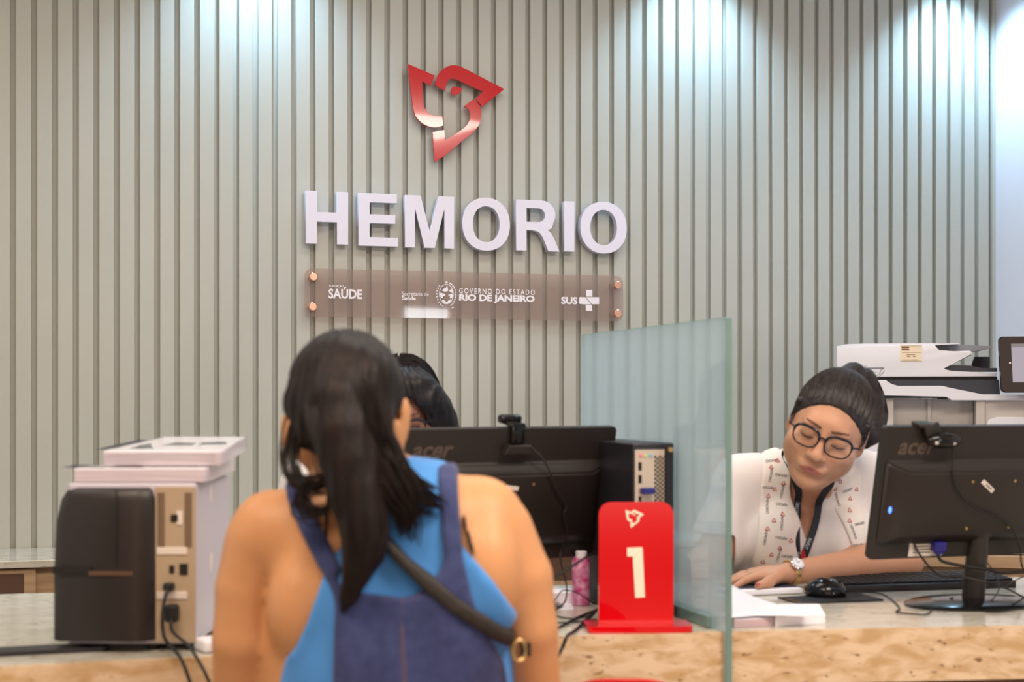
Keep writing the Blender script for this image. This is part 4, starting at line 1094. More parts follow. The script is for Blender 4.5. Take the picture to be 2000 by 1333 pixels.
def verts_of(me):
    a = np.empty(len(me.vertices) * 3, np.float32); me.vertices.foreach_get('co', a); return a.reshape(-1, 3).astype(float)
def paint(me, cols):
    at = me.color_attributes.new('tint', 'FLOAT_COLOR', 'POINT')
    a = np.ones((len(cols), 4), np.float32); a[:, :3] = cols; at.data.foreach_set('color', a.ravel())
def tint_mat(name, rough, bump=0.0, bscale=200, sss=0.12, spec=0.4):
    m = mat(name, (0.5, 0.5, 0.5), rough, bump=bump, bscale=bscale, sss=sss, spec=spec)
    nt = m.node_tree; v = nt.nodes.new('ShaderNodeVertexColor'); v.layer_name = 'tint'
    nt.links.new(v.outputs['Color'], nt.nodes['Principled BSDF'].inputs['Base Color']); return m
M['skin'] = tint_mat('skin', 0.46, 0.12, 260)
M['hair_dark'] = mat('hair_dark', srgb(19, 13, 13), 0.5, var=srgb(34, 23, 20), vscale=30, bump=0.3, bscale=55, stretch=(3, 3, 0.35), spec=0.22)
M['hair_black'] = mat('hair_black', srgb(18, 15, 17), 0.42, var=srgb(32, 27, 30), vscale=30, bump=0.3, bscale=60, stretch=(3, 3, 0.6), spec=0.35)
M['hair_brown'] = mat('hair_brown', srgb(34, 28, 28), 0.42, var=srgb(58, 49, 47), vscale=30, bump=0.3, bscale=60, stretch=(3, 3, 0.6), spec=0.4)
M['shirt'] = mat('white_shirt', srgb(236, 226, 222), 0.85, bump=0.10, bscale=500, sheen=0.2)
M['blue_top'] = mat('blue_cotton', srgb(72, 140, 212), 0.85, bump=0.12, bscale=500, sheen=0.2)
M['denim'] = mat('denim', srgb(46, 54, 98), 0.9, var=srgb(58, 66, 112), vscale=60, bump=0.25, bscale=500, sheen=0.15)
M['stitch'] = mat('denim_seam', srgb(78, 70, 96), 0.9)
M['strap'] = mat('black_strap', srgb(44, 38, 34), 0.6, bump=0.1, bscale=400)
M['bra'] = mat('black_elastic', srgb(20, 18, 22), 0.7)
M['scarf'] = [mat('printed_cloth', srgb(244, 232, 222), 0.85, bump=0.08, bscale=500), mat('navy_print', srgb(58, 58, 82), 0.8), mat('red_print', srgb(226, 88, 88), 0.8)]
M['lanyard'] = [mat('lanyard_band', srgb(30, 32, 44), 0.6), mat('lanyard_print', srgb(206, 212, 216), 0.6), mat('lanyard_red', srgb(178, 32, 36), 0.6)]
M['frame_black'] = mat('spectacle_frame', srgb(24, 26, 36), 0.25)
M['lash'] = mat('lash', srgb(36, 24, 22), 0.7)
M['nail'] = mat('nail_polish', srgb(196, 84, 92), 0.25)

def obj_at(name, me, m, parent, origin):
    for v in (): pass
    me.transform(Matrix.Translation(-Vector(origin)))
    return link(name, me, m, parent, True)
def smooth_mesh(me, it=1):
    """light laplacian smoothing, no ops"""
    p = verts_of(me); e = np.empty(len(me.edges) * 2, np.int32); me.edges.foreach_get('vertices', e); e = e.reshape(-1, 2)
    deg = np.bincount(e.ravel(), minlength=len(p))[:, None]
    for _ in range(it):
        acc = np.zeros_like(p)
        for a in range(3):
            acc[:, a] = np.bincount(e[:, 0], weights=p[e[:, 1], a], minlength=len(p)) + np.bincount(e[:, 1], weights=p[e[:, 0], a], minlength=len(p))
        p = p * 0.5 + 0.5 * acc / np.maximum(deg, 1)
    me.vertices.foreach_set('co', p.astype(np.float32).ravel()); me.update()
def strands(name, curves, r, m, parent, origin, n=5):
    """many hair locks as tapered tubes in one mesh"""
    mb = MB(); o = Vector(origin)
    for pts in curves:
        sp = spline(pts, 5); L = len(sp)
        rr = [r * (0.35 + 0.65 * math.sin(math.pi * min(1, (i + 0.6) / L * 1.02)) ** 0.6) if i < L - 1 else r * 0.15 for i in range(L)]
        mb.tube([p - o for p in sp], rr, n)
    return mb.build(name, m, parent, True)

# ------------------------------------------------------------------ 1. the customer, seen from behind
def build_customer():
    Yb = 2.10
    c0 = P(745, 1200, Yb); origin = Vector((c0.x, 2.12, 0.45))
    root = thing('person', 'seated person seen from behind in a blue tank top, denim dungarees and long dark ponytail', 'person', origin)
    def Q(px, py, Y=Yb): return np.array(P(px, py, Y))
    F = Field(axis(-0.62, 0.16, 0.006), axis(1.80, 2.75, 0.006), axis(0.03, 1.34, 0.006))
    def make_trunk(F, neck_top):
        F.ell(Q(752, 1190, 2.14), (.180, .120, .20), k=.03)
        F.ell(Q(752, 1330, 2.15), (.190, .145, .19), k=.05)
        F.ell(Q(745, 1090, 2.13), (.165, .098, .13), k=.04)
        F.ell(Q(756, 1480, 2.17), (.21, .17, .18), k=.05)
        F.ell(Q(680, 1170, 2.065), (.085, .045, .14), k=.04)        # shoulder blades
        F.ell(Q(850, 1150, 2.065), (.085, .045, .14), k=.04)
        F.ell(Q(588, 1185, 2.07), (.050, .062, .082), k=.012)       # soft rolls beside the armholes
        F.ell(Q(950, 1120, 2.075), (.052, .062, .085), k=.016)
        F.cap(Q(556, 1040, 2.12), Q(690, 1005, 2.12), .058, .062, .03)
        F.cap(Q(915, 1010, 2.12), Q(745, 1000, 2.12), .058, .062, .03)
        F.cap(Q(700, 985, 2.12), Q(neck_top[0] + 8, *neck_top[1:]), .048, .046, .03)
        F.cap(Q(620, 1005, 2.12), Q(676, 940, 2.12), .028, .034, .03)
        F.cap(Q(840, 972, 2.12), Q(705, 905, 2.12), .032, .040, .04)
        for sx in (-1, 1):
            hp = np.array((c0.x + .09 * sx, 2.16, .53)); kn = np.array((c0.x + .13 * sx, 2.56, .50)); an = np.array((c0.x + .13 * sx, 2.60, .09))
            F.path([hp, kn, an], [.10, .065, .045], k=.03)
    make_trunk(F, (680, 850, 2.13))
    F.ell(Q(522, 1046, 2.12), (.055, .060, .064), k=.025)
    F.ell(Q(948, 1018, 2.12), (.058, .060, .062), k=.025)
    F.path([Q(512, 1062, 2.12), Q(485, 1150, 2.12), Q(476, 1250, 2.12), Q(474, 1400, 2.16)], [.056, .048, .046, .044], k=.006)
    F.path([Q(966, 1045, 2.12), Q(1012, 1130, 2.12), Q(1030, 1230, 2.12), Q(1040, 1380, 2.16)], [.060, .051, .045, .044], k=.006)
    F.path([Q(474, 1400, 2.16), np.array((-.34, 2.38, .69))], [.044, .03], k=.02)
    F.path([Q(1040, 1380, 2.16), np.array((-.02, 2.40, .69))], [.044, .03], k=.02)
    for hx in (-.34, -.02):
        for i in range(5): F.cap((hx - .02 + .01 * i, 2.39, .688), (hx - .03 + .015 * i, 2.45 - .008 * abs(i - 2), .672), .011, .008, .004)
    for sx in (-1, 1):
        an = np.array((c0.x + .13 * sx, 2.60, .09)); F.cap(an, an + (0, .14, -.035), .035, .022, .02)
    F.ell(Q(784, 830, 2.125), (.0105, .022, .042), np.array(Matrix.Rotation(R(8), 3, 'Y') @ Matrix.Rotation(R(-20), 3, 'Z')), k=.006)
    F.ell(Q(787, 828, 2.103), (.005, .010, .022), None, .004, True)
    F.ell(Q(560, 842, 2.13), (.009, .020, .030), np.array(Matrix.Rotation(R(20), 3, 'Z')), k=.006)
    hc, hR = Q(672, 806, 2.12), Rmat(-4, 184, 5)
    body = F.copy()
    T = head(F, hc, hR, .98, True)
    me = F.mesh('body'); smooth_mesh(me, 2)
    v = verts_of(me); cols = np.tile(np.array(srgb(206, 148, 102)), (len(v), 1)); paint(me, cols)
    obj_at('body', me, M['skin'], root, origin)
    # tank top
    X, Y_, Z = body.grid(); X2, Z2 = X[:, :, 0], Z[0]
    def region(poly, Y): return poly_sdf(pxpoly(poly, Y), X[:, 0, 0][:, None], Z[0, 0][None, :])[:, None, :].astype(np.float32)
    def garment(name, off, poly, m, Y=2.03, rip=0.0, seed=1, extra=None, src=None):
        G = (src or trunk).copy(); 
        if rip: ripples(G, rip, 30, 22, seed)
        G.d = smax(G.d - off, region(poly, Y), 0.004).astype(np.float32)
        if extra: G.d = np.maximum(G.d, extra(X, Y_, Z)).astype(np.float32)
        g = G.mesh(name); smooth_mesh(g, 1)
        return obj_at(name, g, m, root, origin)
    # trunk-only field: keep the arms bare
    trunk = Field(*body.ax)
    make_trunk(trunk, (686, 930, 2.12))
    tank = [(712,890),(866,905),(884,1000),(900,1062),(930,1095),(962,1130),(990,1172),(1014,1214),(1000,1250),(1040,1500),(520,1500),(545,1330),(556,1290),(580,1262),(604,1212),(622,1160),(640,1105),(672,1060),(700,1000),(708,940)]
    garment('tank_top', .010, tank, M['blue_top'], rip=.0035, seed=4)
    den = [(662,1132),(700,1150),(745,1156),(790,1163),(812,1158),(838,1140),(862,1112),(868,1090),(862,1010),(850,912),(888,908),(897,1000),(905,1090),(922,1160),(955,1240),(985,1310),(1012,1500),(1030,1960),(460,1960),(640,1500),(655,1333),(658,1230),(660,1180),(650,1140),(628,1108),(590,1045),(556,985),(538,945),(568,935),(605,990),(640,1050),(672,1105)]
    garment('dungarees', .0175, den, M['denim'], rip=.004, seed=9)
    # seam down the back panel and across its top
    for nm, poly in (('centre_seam', [(782,1160),(798,1162),(806,1500),(782,1500)]), ('top_hem', [(664,1134),(700,1151),(745,1157),(790,1164),(812,1159),(838,1141),(840,1148),(814,1168),(790,1173),(745,1166),(700,1160),(664,1146)])):
        garment(nm, .0192, poly, M['stitch'], rip=.004, seed=9)
    for nm, poly in (('bra_strap', [(634,965),(642,965),(643,1060),(634,1062)]), ('bra_strap', [(897,1000),(905,1000),(928,1080),(920,1086)])):
        garment(nm, .0115, poly, M['bra'])
    # cross-body bag
    bag = thing('shoulder_bag', 'black cross-body bag strap with a gold ring over the blue tank top', 'bag', origin)
    G = trunk.copy(); ripples(G, .004, 30, 22, 9)
    st_ = [(720,1010),(742,1030),(800,1092),(850,1130),(905,1176),(958,1212),(1008,1252),(1000,1280),(942,1240),(888,1202),(835,1160),(785,1110),(728,1052),(706,1028)]
    G.d = smax(G.d - .0235, region(st_, 2.0), .003).astype(np.float32)
    g = G.mesh('strap'); obj_at('strap', g, M['strap'], bag, origin)
    rp = P(1014, 1268, 2.06)
    mb = MB(); mb.tube([Vector((.010 * math.cos(a), 0, .015 * math.sin(a))) for a in np.linspace(0, 2 * math.pi, 20, endpoint=False)], .0028, 8, True)
    o = mb.build('strap_ring', M['gold'], bag, True); o.location = rp - origin + Vector((0, -.014, 0)); o.rotation_euler = (0, 0, R(20))
    mb = MB(); mb.box((0, 0, 0), (.016, .006, .020), None, .002); o = mb.build('ring_clasp', M['hole'], bag, True); o.location = rp - origin + Vector((.009, -.010, .001))
    mb = MB(); mb.box((0, 0, 0), (.05, .14, .14), None, .015, 3); o = mb.build('bag_body', M['strap'], bag, True); o.location = Vector((c0.x + .255, 2.09, .56)) - origin
    # hair: cap, ponytail and loose locks
    H = Field(axis(-0.42, 0.02, 0.004), axis(1.86, 2.30, 0.004), axis(0.84, 1.34, 0.004))
    Rm = hR; cc = np.array(hc); S = .98
    TT = lambda p: cc + S * (Rm @ np.array(p, float))
    H.ell(TT((0, .014, .034)), np.array((.0865, .106, .092)) * S, Rm, .01)
    H.ell(TT((0, .052, -.02)), np.array((.060, .052, .058)) * S, Rm, .03)
    Xh, Yh, Zh = H.grid()
    L = [((Xh - cc[0]) * Rm[0, j] + (Yh - cc[1]) * Rm[1, j] + (Zh - cc[2]) * Rm[2, j]) / S for j in range(3)]
    plane = -(L[2] - (.014 - .72 * (L[1] - .0))) * .8 * S
    H.d = smax(H.d, plane.astype(np.float32), .01).astype(np.float32)
    tail = [(660,725,2.045,.050),(662,790,2.012,.050),(670,850,1.99,.044),(682,905,1.975,.037),(694,960,1.968,.035),(706,1010,1.966,.034),(712,1050,1.968,.031),(708,1085,1.972,.026),(698,1120,1.976,.018),(682,1160,1.985,.010),(670,1195,1.99,.004)]
    pts = [P(a, b, y) for a, b, y, r_ in tail]
    H.path([np.array(p) for p in pts], [t_[3] * .92 for t_ in tail], k=.02)
    H.path([np.array(P(710, 745, 2.04)), np.array(P(716, 840, 2.02)), np.array(P(736, 905, 2.01)), np.array(P(785, 940, 2.01)), np.array(P(828, 952, 2.02))], [.042, .030, .026, .016, .005], k=.03)
    H.path([np.array(P(604, 790, 2.05)), np.array(P(622, 846, 2.04)), np.array(P(645, 876, 2.03))], [.036, .024, .012], k=.02)
    H.path([np.array(P(745, 900, 2.02)), np.array(P(770, 960, 2.01)), np.array(P(790, 1000, 2.015)), np.array(P(786, 1028, 2.02))], [.028, .020, .009, .003], k=.02)
    # drawn-back grooves
    ang = np.arctan2(L[0], np.maximum(L[1] + .12, .01))
    H.d += (0.0012 * np.sin(ang * 70 + 8 * L[2]) + .001 * np.sin(ang * 31 + 3)).astype(np.float32)
    hm = H.mesh('hair'); smooth_mesh(hm, 1)
    hair = obj_at('hair', hm, M['hair_dark'], root, origin)
    cv = []
    for i in range(210):                     # strands along the ponytail
        a = random.uniform(-1.0, 1.0); ph = random.uniform(-.9, .9)
        k0 = random.randint(0, 1); k1 = random.randint(8, len(tail) - 1)
        q = []
        for j in range(k0, k1 + 1):
            r_ = tail[j][3]; w_ = a * (1.0 + .02 * random.gauss(0, 1))
            q.append(pts[j] + Vector((r_ * w_, -r_ * math.sqrt(max(0, 1 - a * a)) * (.93 + .05 * ph), 0)))
        cv.append(q)
    for i in range(60):                      # sweep over the right shoulder
        o = Vector((random.gauss(0, .014), random.gauss(-.012, .006), random.gauss(0, .013)))
        e_ = random.uniform(-14, 16)
        cv.append([P(700, 760, 2.0) + o, P(722, 840, 1.99) + o, P(745, 900, 2.0) + o, P(778 + e_ * .3, 945 - e_, 2.0) + o * .9, P(818 + e_ * .3, 962 + e_, 2.0) + o * .7, P(850 + e_, 975 + e_ * 1.5, 2.03) + o * .5])
    for i in range(46):                      # locks ending in points on the blue top
        o = Vector((random.gauss(0, .017), random.gauss(-.008, .005), random.gauss(0, .008))); e_ = random.uniform(-26, 32)
        cv.append([P(738, 870, 2.0) + o, P(760, 920, 1.99) + o, P(782 + e_ * .2, 965, 1.985) + o, P(800 + e_ * .3, 1000, 1.99) + o * .7, P(790 + e_ * .8, 1040 + e_, 2.0) + o * .3])
    for i in range(26):                      # loose strands hanging at the left of the neck
        o = Vector((random.gauss(0, .006), random.gauss(0, .006), random.gauss(0, .006))); e_ = random.uniform(-6, 8)
        cv.append([P(580, 800, 2.06) + o, P(566 + e_, 860, 2.05) + o, P(564 + e_, 905, 2.04) + o, P(576 + e_, 938, 2.02) + o, P(612, 946 + e_, 2.0) + o, P(650, 940, 1.99) + o])
    for i in range(18):
        o = Vector((random.gauss(0, .007), random.gauss(0, .004), random.gauss(0, .007)))
        cv.append([P(640, 940, 1.99) + o, P(600, 955, 1.99) + o, P(586, 990, 1.99) + o, P(604, 1008, 1.985) + o, P(640, 1000, 1.98) + o])
    for i in range(14):
        o = Vector((.02 + random.gauss(0, .008), random.gauss(0, .006), random.gauss(0, .01)))
        cv.append([P(604, 840, 2.02) + o, P(606, 885, 2.0) + o, P(622, 925, 1.99) + o, P(650, 960, 1.975) + o, P(668, 990, 1.97) + o])
    for i in range(150):                     # hair drawn over the skull towards the tail
        lx_ = random.uniform(-1, 1); x0 = .080 * lx_
        q = []
        for t_ in np.linspace(0, 1, 6):
            yy = -.04 + .15 * t_; zz = .118 - .10 * t_ ** 1.6 - .05 * abs(lx_) * (1 - t_ * .4)
            p_ = np.array((x0 * (1 - .35 * t_), yy, zz)); n_ = (p_ - np.array((0, .014, .034))) / np.array((.082, .103, .091))
            p_ = np.array((0, .014, .034)) + n_ / np.linalg.norm(n_) * np.array((.0865, .1065, .0925))
            q.append(Vector(TT(p_)))
        cv.append(q)
    o = strands('loose_strands', cv, .0017, M['hair_dark'], hair, origin, 4); o['kind'] = 'stuff'
    return root
build_customer()
# chair that carries the customer
ch = thing('red_chair', 'red plastic chair the person in dungarees sits on, below the picture', 'chair', (P(745, 1200, 2.1).x, 2.14, 0))
MB().prism(rrect(0.36, 0.38, 0.06, 8), 0.405, 0.425, None, bev=0.004).build('seat', M['red_chair'], ch)
for sx in (-0.14, 0.14):
    for sy in (-0.15, 0.15): MB().tube([(sx, sy, 0.41), (sx * 1.15, sy * 1.15, 0.001)], 0.010).build('leg', M['steel'], ch, True)

# ------------------------------------------------------------------ helpers that lay cloth and print on a surface
def surface_ray(bvh, x, z, y0=3.30):
    h = bvh.ray_cast(Vector((x, y0, z)), Vector((0, 1, 0)))
    return h[0] if h[0] is not None else None
def drape_print(me, bvh, px, py, ang, Y, off, size_w, flip=False):
    """text mesh (x right, y up, centred) wrapped on a surface around the point seen at px,py"""
    c = P(px, py, Y); ca, sa = math.cos(R(ang)), math.sin(R(ang)); keep = True
    for v in me.vertices:
        x, y = v.co.x, v.co.y
        X, Z = c.x + x * ca - y * sa, c.z + x * sa + y * ca
        h = surface_ray(bvh, X, Z)
        if h is None: keep = False; h = Vector((X, Y, Z))
        v.co = Vector((X, h.y - off, Z))
    ys = [v.co.y for v in me.vertices]
    if max(ys) - min(ys) > 0.03: keep = False
    return me if keep else None
def bvh_of(objs):
    vs, fs = [], []
    for o in objs:
        b = len(vs); off = o.parent.location if o.parent else Vector()
        vs += [v.co + o.location + off for v in o.data.vertices]; fs += [[b + i for i in p.vertices] for p in o.data.polygons]
    return BVHTree.FromPolygons(vs, fs)
def ribbon(name, px_pts, w_, bvh, Y, off, mats, parent, origin, thick=0.0012, group_print=None):
    c = [P(x, y, Y) for x, y in px_pts]; sp = spline(c, 8); mb = MB(); rows = []
    for i, p in enumerate(sp):
        t = (sp[min(i + 1, len(sp) - 1)] - sp[max(i - 1, 0)]); t.y = 0; t.normalize(); n = Vector((t.z, 0, -t.x))
        row = []
        for s_ in (-1, -.33, .33, 1):
            q = p + n * (w_ / 2 * s_); h = surface_ray(bvh, q.x, q.z); q.y = (h.y if h else (rows[-1][0].y if rows else Y)) - off; row.append(q)
        rows.append(row)
    # smooth depth along the band and keep its surface nearly flat across
    for _ in range(3):
        ym = [min(q.y for q in r_) for r_ in rows]
        ym = [np.mean(ym[max(0, i - 2):i + 3]) for i in range(len(ym))]
        for r_, m_ in zip(rows, ym):
            for q in r_: q.y = min(q.y, m_ + .006) * .5 + m_ * .5
    V = [[mb.bm.verts.new(q - origin) for q in r_] for r_ in rows]; V2 = [[mb.bm.verts.new(q - origin + Vector((0, thick, 0))) for q in r_] for r_ in rows]
    for a, b in zip(V, V[1:]):
        for i in range(3): mb.bm.faces.new((a[i], a[i + 1], b[i + 1], b[i]))
    for a, b in zip(V2, V2[1:]):
        for i in range(3): mb.bm.faces.new((a[i + 1], a[i], b[i], b[i + 1]))
    for A, B in zip(V, V[1:]): pass
    for i in range(len(V) - 1):
        for k_ in (0, 3):
            mb.bm.faces.new((V[i][k_], V[i + 1][k_], V2[i + 1][k_], V2[i][k_]))
    o = mb.build(name, mats, parent, True); return o

def glasses(parent, origin, T, Rm, s, name='glasses'):
    """spectacles in head space; T maps head coordinates to world"""
    g = bpy.data.objects.new(name, None); C.objects.link(g); g.parent = parent
    o_ = Vector(origin)
    fr = MB(); ln = MB()
    for sx in (-1, 1):
        ring = []
        for a in np.linspace(0, 2 * math.pi, 72, endpoint=False):
            ca, sa = math.cos(a), math.sin(a)
            r_ = ((abs(ca) / .0268) ** 2.9 + (abs(sa) / .0208) ** 2.9) ** (-1 / 2.9); x = r_ * ca; z = r_ * sa
            x *= 1 - .10 * max(0, -z / .0208)
            xx = sx * .0335 + x; ring.append(Vector(T((xx, -.1045 + .10 * (abs(xx) / .0335) ** 2 * .034, z + .003))) - o_)
        rr = [.0018 + (.0013 if math.sin(a) > .1 else 0) for a in np.linspace(0, 2 * math.pi, 72, endpoint=False)]
        fr.tube(ring, rr, 8, True)
        vs = [ln.bm.verts.new(p) for p in ring]; ln.bm.faces.new(vs)
    fr.tube([Vector(T((-.0085, -.1035, .010))) - o_, Vector(T((0, -.106, .013))) - o_, Vector(T((.0085, -.1035, .010))) - o_], .0024)
    o = fr.build('glasses_frame', M['frame_black'], parent, True)
    for sx in (-1, 1):
        MB().tube([Vector(T((sx * .060, -.0945, .012))) - o_, Vector(T((sx * .0735, -.085, .012))) - o_, Vector(T((sx * .0785, -.04, .012))) - o_, Vector(T((sx * .0795, .0, .012))) - o_, Vector(T((sx * .079, .022, .0))) - o_], .0022).build('temple', M['frame_black'], o, True)
    bpy.data.objects.remove(g)
    return o
def face_parts(parent, origin, T, s):
    o_ = Vector(origin)
    for sx in (-1, 1):
        # closed lid line with lashes
        pts = []
        for t_ in np.linspace(-1, 1, 9):
            pts.append(Vector(T((sx * .032 + .0150 * t_, -.0885 + .0052 * t_ * t_, .0005 - .0030 * (1 - t_ * t_) + .0008 * sx * t_))) - o_)
        MB().tube(pts, [.0005 + .0010 * (1 - abs(t_) ** 2) for t_ in np.linspace(-1, 1, 9)], 6).build('eyelashes', M['lash'], parent, True)
def skin_cols(me, c, Rm, s, base, lip, brow, hair_line=True):
    v = verts_of(me); l = to_local(v, c, Rm, s)
    col = np.tile(np.array(base), (len(v), 1))
    def blend(mask, cc): 
        nonlocal col
        mask = np.clip(mask, 0, 1)[:, None]; col = col * (1 - mask) + np.array(cc) * mask
    near = (l[:, 1] < -.05)
    # lips
    zl = l[:, 2] + .0610 + .0015 * (l[:, 0] / .02) ** 2
    hh = np.where(zl > 0, .0076, .0100) * np.clip(1.0 - (np.abs(l[:, 0]) / .0245) ** 2.2, 0, 1)
    blend(near * (hh - np.abs(zl)) / .0018, lip)
    blend(near * (np.abs(l[:, 0]) < .0245) * (1 - np.abs(zl) / .0011) * 1.2, np.array(lip) * .42)
    # brows
    for sx in (-1, 1):
        x = l[:, 0] * sx; zc = .0265 + .0045 * np.sin(np.clip((x - .012) / .042, 0, 1) * 2.4); th_ = .0036 * np.clip(1.25 - (x - .014) / .046, .25, 1)
        m = (1 - np.abs(l[:, 2] - zc) / th_) * 2.2 * (x > .010) * (x < .046)
        blend((l[:, 1] < -.056) * np.clip(m, 0, .88), brow)
    return col

# ------------------------------------------------------------------ 2. the woman with glasses at the right
def build_clerk():
    origin = Vector((P(1590, 1100, 3.5).x, 3.56, 0.45))
    root = thing('person', 'seated woman in black glasses and white printed shirt looking down at her paperwork', 'person', origin)
    Q = lambda x, y, Y: np.array(P(x, y, Y))
    hc = Q(1617, 838, 3.18); hR = Rmat(22, -13, 22); hs = 1.08
    F = Field(axis(.40, 1.04, .0075, [(.49, .845, .0023)]), axis(2.98, 3.80, .0085, [(3.00, 3.36, .0026)]), axis(.04, 1.30, .0085, [(.745, .835, .0024), (.96, 1.24, .0024)]))
    def trunk(G):
        G.ell(Q(1590, 1075, 3.50), (.165, .115, .17), k=.05)
        G.ell(Q(1590, 1230, 3.56), (.175, .14, .20), k=.06)
        G.ell(Q(1590, 1400, 3.60), (.18, .16, .17), k=.06)
        for x_ in (1520, 1650): G.ell(Q(x_, 1055, 3.41), (.075, .07, .075), k=.04)
        G.cap(Q(1465, 945, 3.47), Q(1600, 935, 3.47), .055, .06, .05); G.cap(Q(1725, 935, 3.49), Q(1600, 935, 3.47), .055, .06, .05)
        G.ell(Q(1450, 948, 3.47), (.055, .058, .058), k=.04); G.ell(Q(1738, 945, 3.49), (.055, .058, .058), k=.04)
        G.cap(Q(1530, 915, 3.45), Q(1590, 900, 3.38), .035, .045, .04); G.cap(Q(1670, 915, 3.46), Q(1610, 895, 3.38), .035, .045, .04)
    def arms(G, k=.02):
        G.path([Q(1738, 950, 3.49), Q(1770, 1085, 3.42)], [.052, .044], k)
        G.path([Q(1444, 950, 3.47), Q(1402, 1070, 3.42)], [.052, .043], k)
    trunk(F); arms(F)
    F.cap(Q(1590, 950, 3.45), Q(1608, 880, 3.26), .053, .050, .03)
    # forearm along the counter
    el = np.array((Q(1768, 1088, 3.40)[0], 3.40, .800)); wr = np.array((Q(1548, 1110, 3.23)[0], 3.23, .790))
    F.path([el, el * .62 + wr * .38 + (0, 0, .002), wr], [.043, .040, .0265], k=.02)
    # hidden arm behind the glass
    F.path([Q(1402, 1070, 3.42), np.array((Q(1372, 1110, 3.28)[0], 3.30, .798)), np.array((.37, 3.17, .782))], [.042, .036, .024], k=.02)
    # hand: flat palm, five fingers
    zt = CTZ + .018
    kn = [Q(1471, 1120, 3.255), Q(1466, 1124, 3.235), Q(1466, 1129, 3.212), Q(1472, 1136, 3.190)]
    for i, a in enumerate(kn): a[2] = zt + .016 - .001 * i
    pw_ = wr + np.array((-.022, -.002, -.002))
    for i, a in enumerate(kn): F.cap(pw_ + np.array((0, .012 - .010 * i, 0)), a, .017, .0115, .014)
    F.ell((pw_ + (kn[1] + kn[2]) / 2) / 2, (.036, .026, .0135), k=.015)
    dirs = [(-.055, .004, -.020), (-.064, -.010, -.022), (-.062, -.020, -.022), (-.046, -.026, -.020)]
    for a, d_ in zip(kn, dirs):
        d_ = np.array(d_); m1 = a + d_ * .5 + (0, 0, .004); tip = a + d_; tip[2] = max(tip[2], zt - .004)
        F.path([a, m1, tip], [.0098, .0088, .0068], k=.004)
    th0 = pw_ + np.array((-.010, -.022, -.002)); th1 = Q(1502, 1140, 3.155); th1[2] = zt + .008; th2 = Q(1481, 1148, 3.125); th2[2] = zt + .003
    F.path([th0, th1, th2], [.0155, .0115, .0082], k=.010)
    for sx in (-1, 1):
        hp = np.array((origin.x + .09 * sx, 3.60, .53)); kn_ = np.array((origin.x + .10 * sx, 3.30 + .02, .50)); an = np.array((origin.x + .10 * sx, 3.28 + .1, .10))
        F.path([hp, kn_, an], [.09, .06, .042], k=.03); F.cap(an, an + (0, -.13, -.035), .033, .02, .02)
    T = head(F, hc, hR, hs, True, 1.06)
    me = F.mesh('body'); smooth_mesh(me, 1)
    col = skin_cols(me, hc, hR, hs, srgb(200, 148, 118), srgb(176, 106, 98), srgb(70, 44, 36))
    paint(me, col)
    obj_at('body', me, M['skin'], root, origin)
    # thumb nail
    MB().ball(Vector(th2) - origin + Vector((-.002, -.006, .0045)), (.0058, .004, .003), Matrix.Rotation(R(20), 4, 'Z')).build('thumb_nail', M['nail'], root, True)
    face_parts(root, origin, T, hs)
    glasses_o = glasses(root, origin, T, hR, hs)
    # lenses
    ln = MB()
    for sx in (-1, 1):
        ring = []
        for a in np.linspace(0, 2 * math.pi, 32, endpoint=False):
            ca, sa = math.cos(a), math.sin(a)
            r_ = ((abs(ca) / .0255) ** 2.9 + (abs(sa) / .0198) ** 2.9) ** (-1 / 2.9); x = r_ * ca; z = r_ * sa; xx = sx * .0335 + x
            ring.append(Vector(T((xx, -.1045 + .10 * (abs(xx) / .0335) ** 2 * .034, z + .003))) - origin)
        ln.bm.faces.new([ln.bm.verts.new(p) for p in ring])
    lo = ln.build('lenses', M['lens'], glasses_o, True); lo['kind'] = 'stuff'; del lo['kind']
    # shirt
    G = Field(axis(.36, 1.06, .0055), axis(3.22, 3.85, .0055), axis(.45, 1.16, .0055))
    trunk(G)
    G.path([Q(1738, 950, 3.49), Q(1762, 1050, 3.44)], [.060, .062], .03)
    G.path([Q(1446, 950, 3.47), Q(1412, 1052, 3.44)], [.060, .066], .03)
    G.cap(Q(1590, 930, 3.44), Q(1600, 902, 3.38), .056, .056, .03)
    G.ell(Q(1478, 1105, 3.52), (.075, .09, .10), k=.03)
    ripples(G, .0045, 30, 22, 3)
    X, Y_, Z = G.grid()
    G.d = G.d - .007
    vneck = poly_sdf(pxpoly([(1538,885),(1546,930),(1552,975),(1562,1015),(1576,1056),(1592,1030),(1606,985),(1622,945),(1640,905),(1625,850),(1550,850)], 3.36), X[:, 0, 0][:, None], Z[0, 0][None, :])[:, None, :]
    front = np.maximum(vneck, (Y_ - 3.47))
    G.d = smax(G.d, -front, .004).astype(np.float32)
    # sleeves end above the elbows
    cutl = np.maximum(X - (origin.x - .172), -(Z - .868 - (X - .5) * .2)); cutr = np.maximum((origin.x + .175) - X, -(Z - .862))
    # (only the sleeves are cut)
    sl = np.maximum(np.minimum(X - (origin.x - .165), 1), 0)
    G.d = np.maximum(G.d, np.minimum((origin.x - .178) - X, .868 - Z)).astype(np.float32) if False else G.d
    G.d = np.maximum(G.d, np.minimum(X - (origin.x + .172), .868 - Z)).astype(np.float32)
    G.d = np.maximum(G.d, np.minimum((origin.x - .214) - X, .862 - Z)).astype(np.float32)
    # a crease fan at the viewer's left
    g = G.mesh('shirt'); smooth_mesh(g, 1)
    shirt = obj_at('shirt', g, M['shirt'], root, origin)
